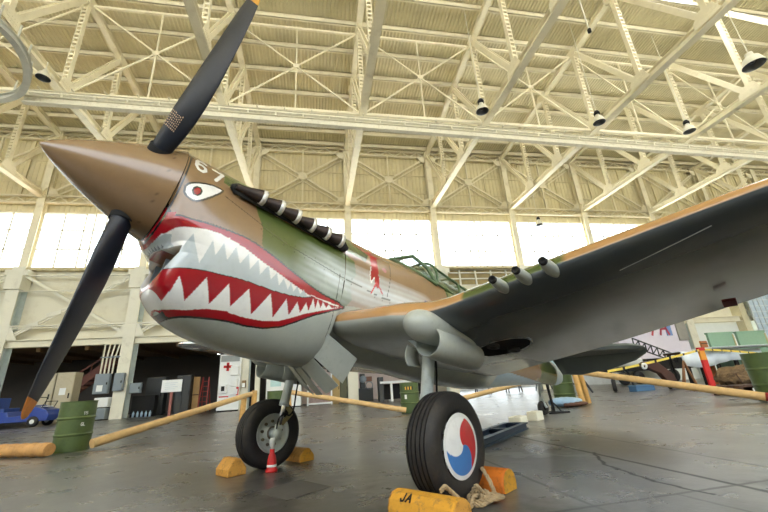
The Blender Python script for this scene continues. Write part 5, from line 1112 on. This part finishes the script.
# ------------------------------------------------------------------ lamps under the roof
M_shade=mat('lamp_enamel',(228,224,206),rough=.4); M_in=mat('lamp_inside_grey',(96,100,104),rough=.3,metal=.5)
def lamp(x,y,z,r,label,cord=True,ballast=True):
    t=thing('high_bay_lamp',label,'lamp',(x,y,z),group='high bay lamps under the roof'); m=MB(); m.lathe([(r,0),(r*.96,.06*r/.3),(r*.72,.9*r),(r*.36,1.25*r),(r*.34,1.6*r),(0,1.65*r)],(x,y,z),(0,0,1),32); m.build('lamp_shade',M_shade,t)
    m=MB(); m.lathe([(r*.97,.01),(r*.70,.8*r),(r*.2,1.0*r),(0,1.0*r)],(x,y,z),(0,0,1),32); m.lathe([(0,.3*r),(r*.22,.4*r),(r*.25,.7*r),(r*.1,1.0*r)],(x,y,z),(0,0,1),16); m.build('lamp_reflector',M_in,t)
    if ballast: m=MB(); m.lathe([(0,1.55*r),(r*.45,1.6*r),(r*.5,2.0*r),(r*.3,2.4*r),(0,2.4*r)],(x,y,z),(0,0,1),20); m.build('lamp_ballast',M_dark,t)
    zt_=zroof(y) if cord else ZB
    m=MB(); m.tube([(x,y,z+1.5*r),(x,y,zt_)],.018,6); m.build('lamp_cord',M_shade,t)
lamp(16.25,8.2,11.4,.36,'large white lamp on a long cord at upper right',True,False)
lamp(14.26,13.46,12.9,.30,'lamp over the pale crane runway, middle of the three hanging there',True); lamp(7.78,13.3,12.9,.30,'lamp over the pale crane runway, leftmost of the three hanging there',True); lamp(19.96,13.62,12.9,.30,'lamp over the pale crane runway, rightmost of the three hanging there',True)
lamp(16.2,22.7,11.4,.26,'small lamp hanging in front of the bright windows',True); lamp(-10.5,13.3,12.9,.24,'lamp beside the curved hoist track at upper left',False,False)
t=thing('pull_cord','thin cord with a small black end hanging from the roof near upper centre','cord',(8.85,7.7,11.4)); m=MB(); m.tube([(8.85,7.7,11.5),(8.85,7.7,zroof(7.7))],.02,6); m.build('cord_line',M_shade,t); m=MB(); m.lathe([(0,0),(.06,.02),(.06,.14),(0,.16)],(8.85,7.7,11.38),(0,0,1),12); m.build('cord_weight',M_dark,t)
SKY=2.6; SUN=30.0; EXPO=1.0

# ------------------------------------------------------------------ camera, daylight
cd=bpy.data.cameras.new('camera'); cam=bpy.data.objects.new('camera',cd); COL.objects.link(cam)
cd.sensor_width=36; cd.sensor_fit='HORIZONTAL'; cd.lens=371.362/768*36; cd.clip_end=600; cd.clip_start=.02
r_=Vector((.98392302,-.16857815,-.05896518)); u_=Vector((-.00145137,-.3377017,.94125207)); f_=Vector((.17858717,.926034,.33251715))
cam.matrix_world=Matrix((( r_.x,u_.x,-f_.x,0),(r_.y,u_.y,-f_.y,0),(r_.z,u_.z,-f_.z,.7857),(0,0,0,1)))
scene.camera=cam
w=bpy.data.worlds.new('sky'); scene.world=w; w.use_nodes=True; bg=w.node_tree.nodes['Background']; bg.inputs[0].default_value=(.88,.95,1.0,1); bg.inputs[1].default_value=SKY
sun=bpy.data.lights.new('sun','SUN'); sun.energy=SUN; sun.angle=.02; so=bpy.data.objects.new('sun',sun); COL.objects.link(so); so.rotation_euler=(0,math.radians(42),0)
scene.view_settings.view_transform='Standard'; scene.view_settings.look='None'; scene.view_settings.exposure=EXPO; scene.view_settings.gamma=1; scene.view_settings.use_curve_mapping=False
scene.cycles.use_denoising=True; scene.cycles.max_bounces=8; scene.cycles.diffuse_bounces=5; scene.cycles.glossy_bounces=4; scene.cycles.transparent_max_bounces=12; scene.cycles.sample_clamp_indirect=8
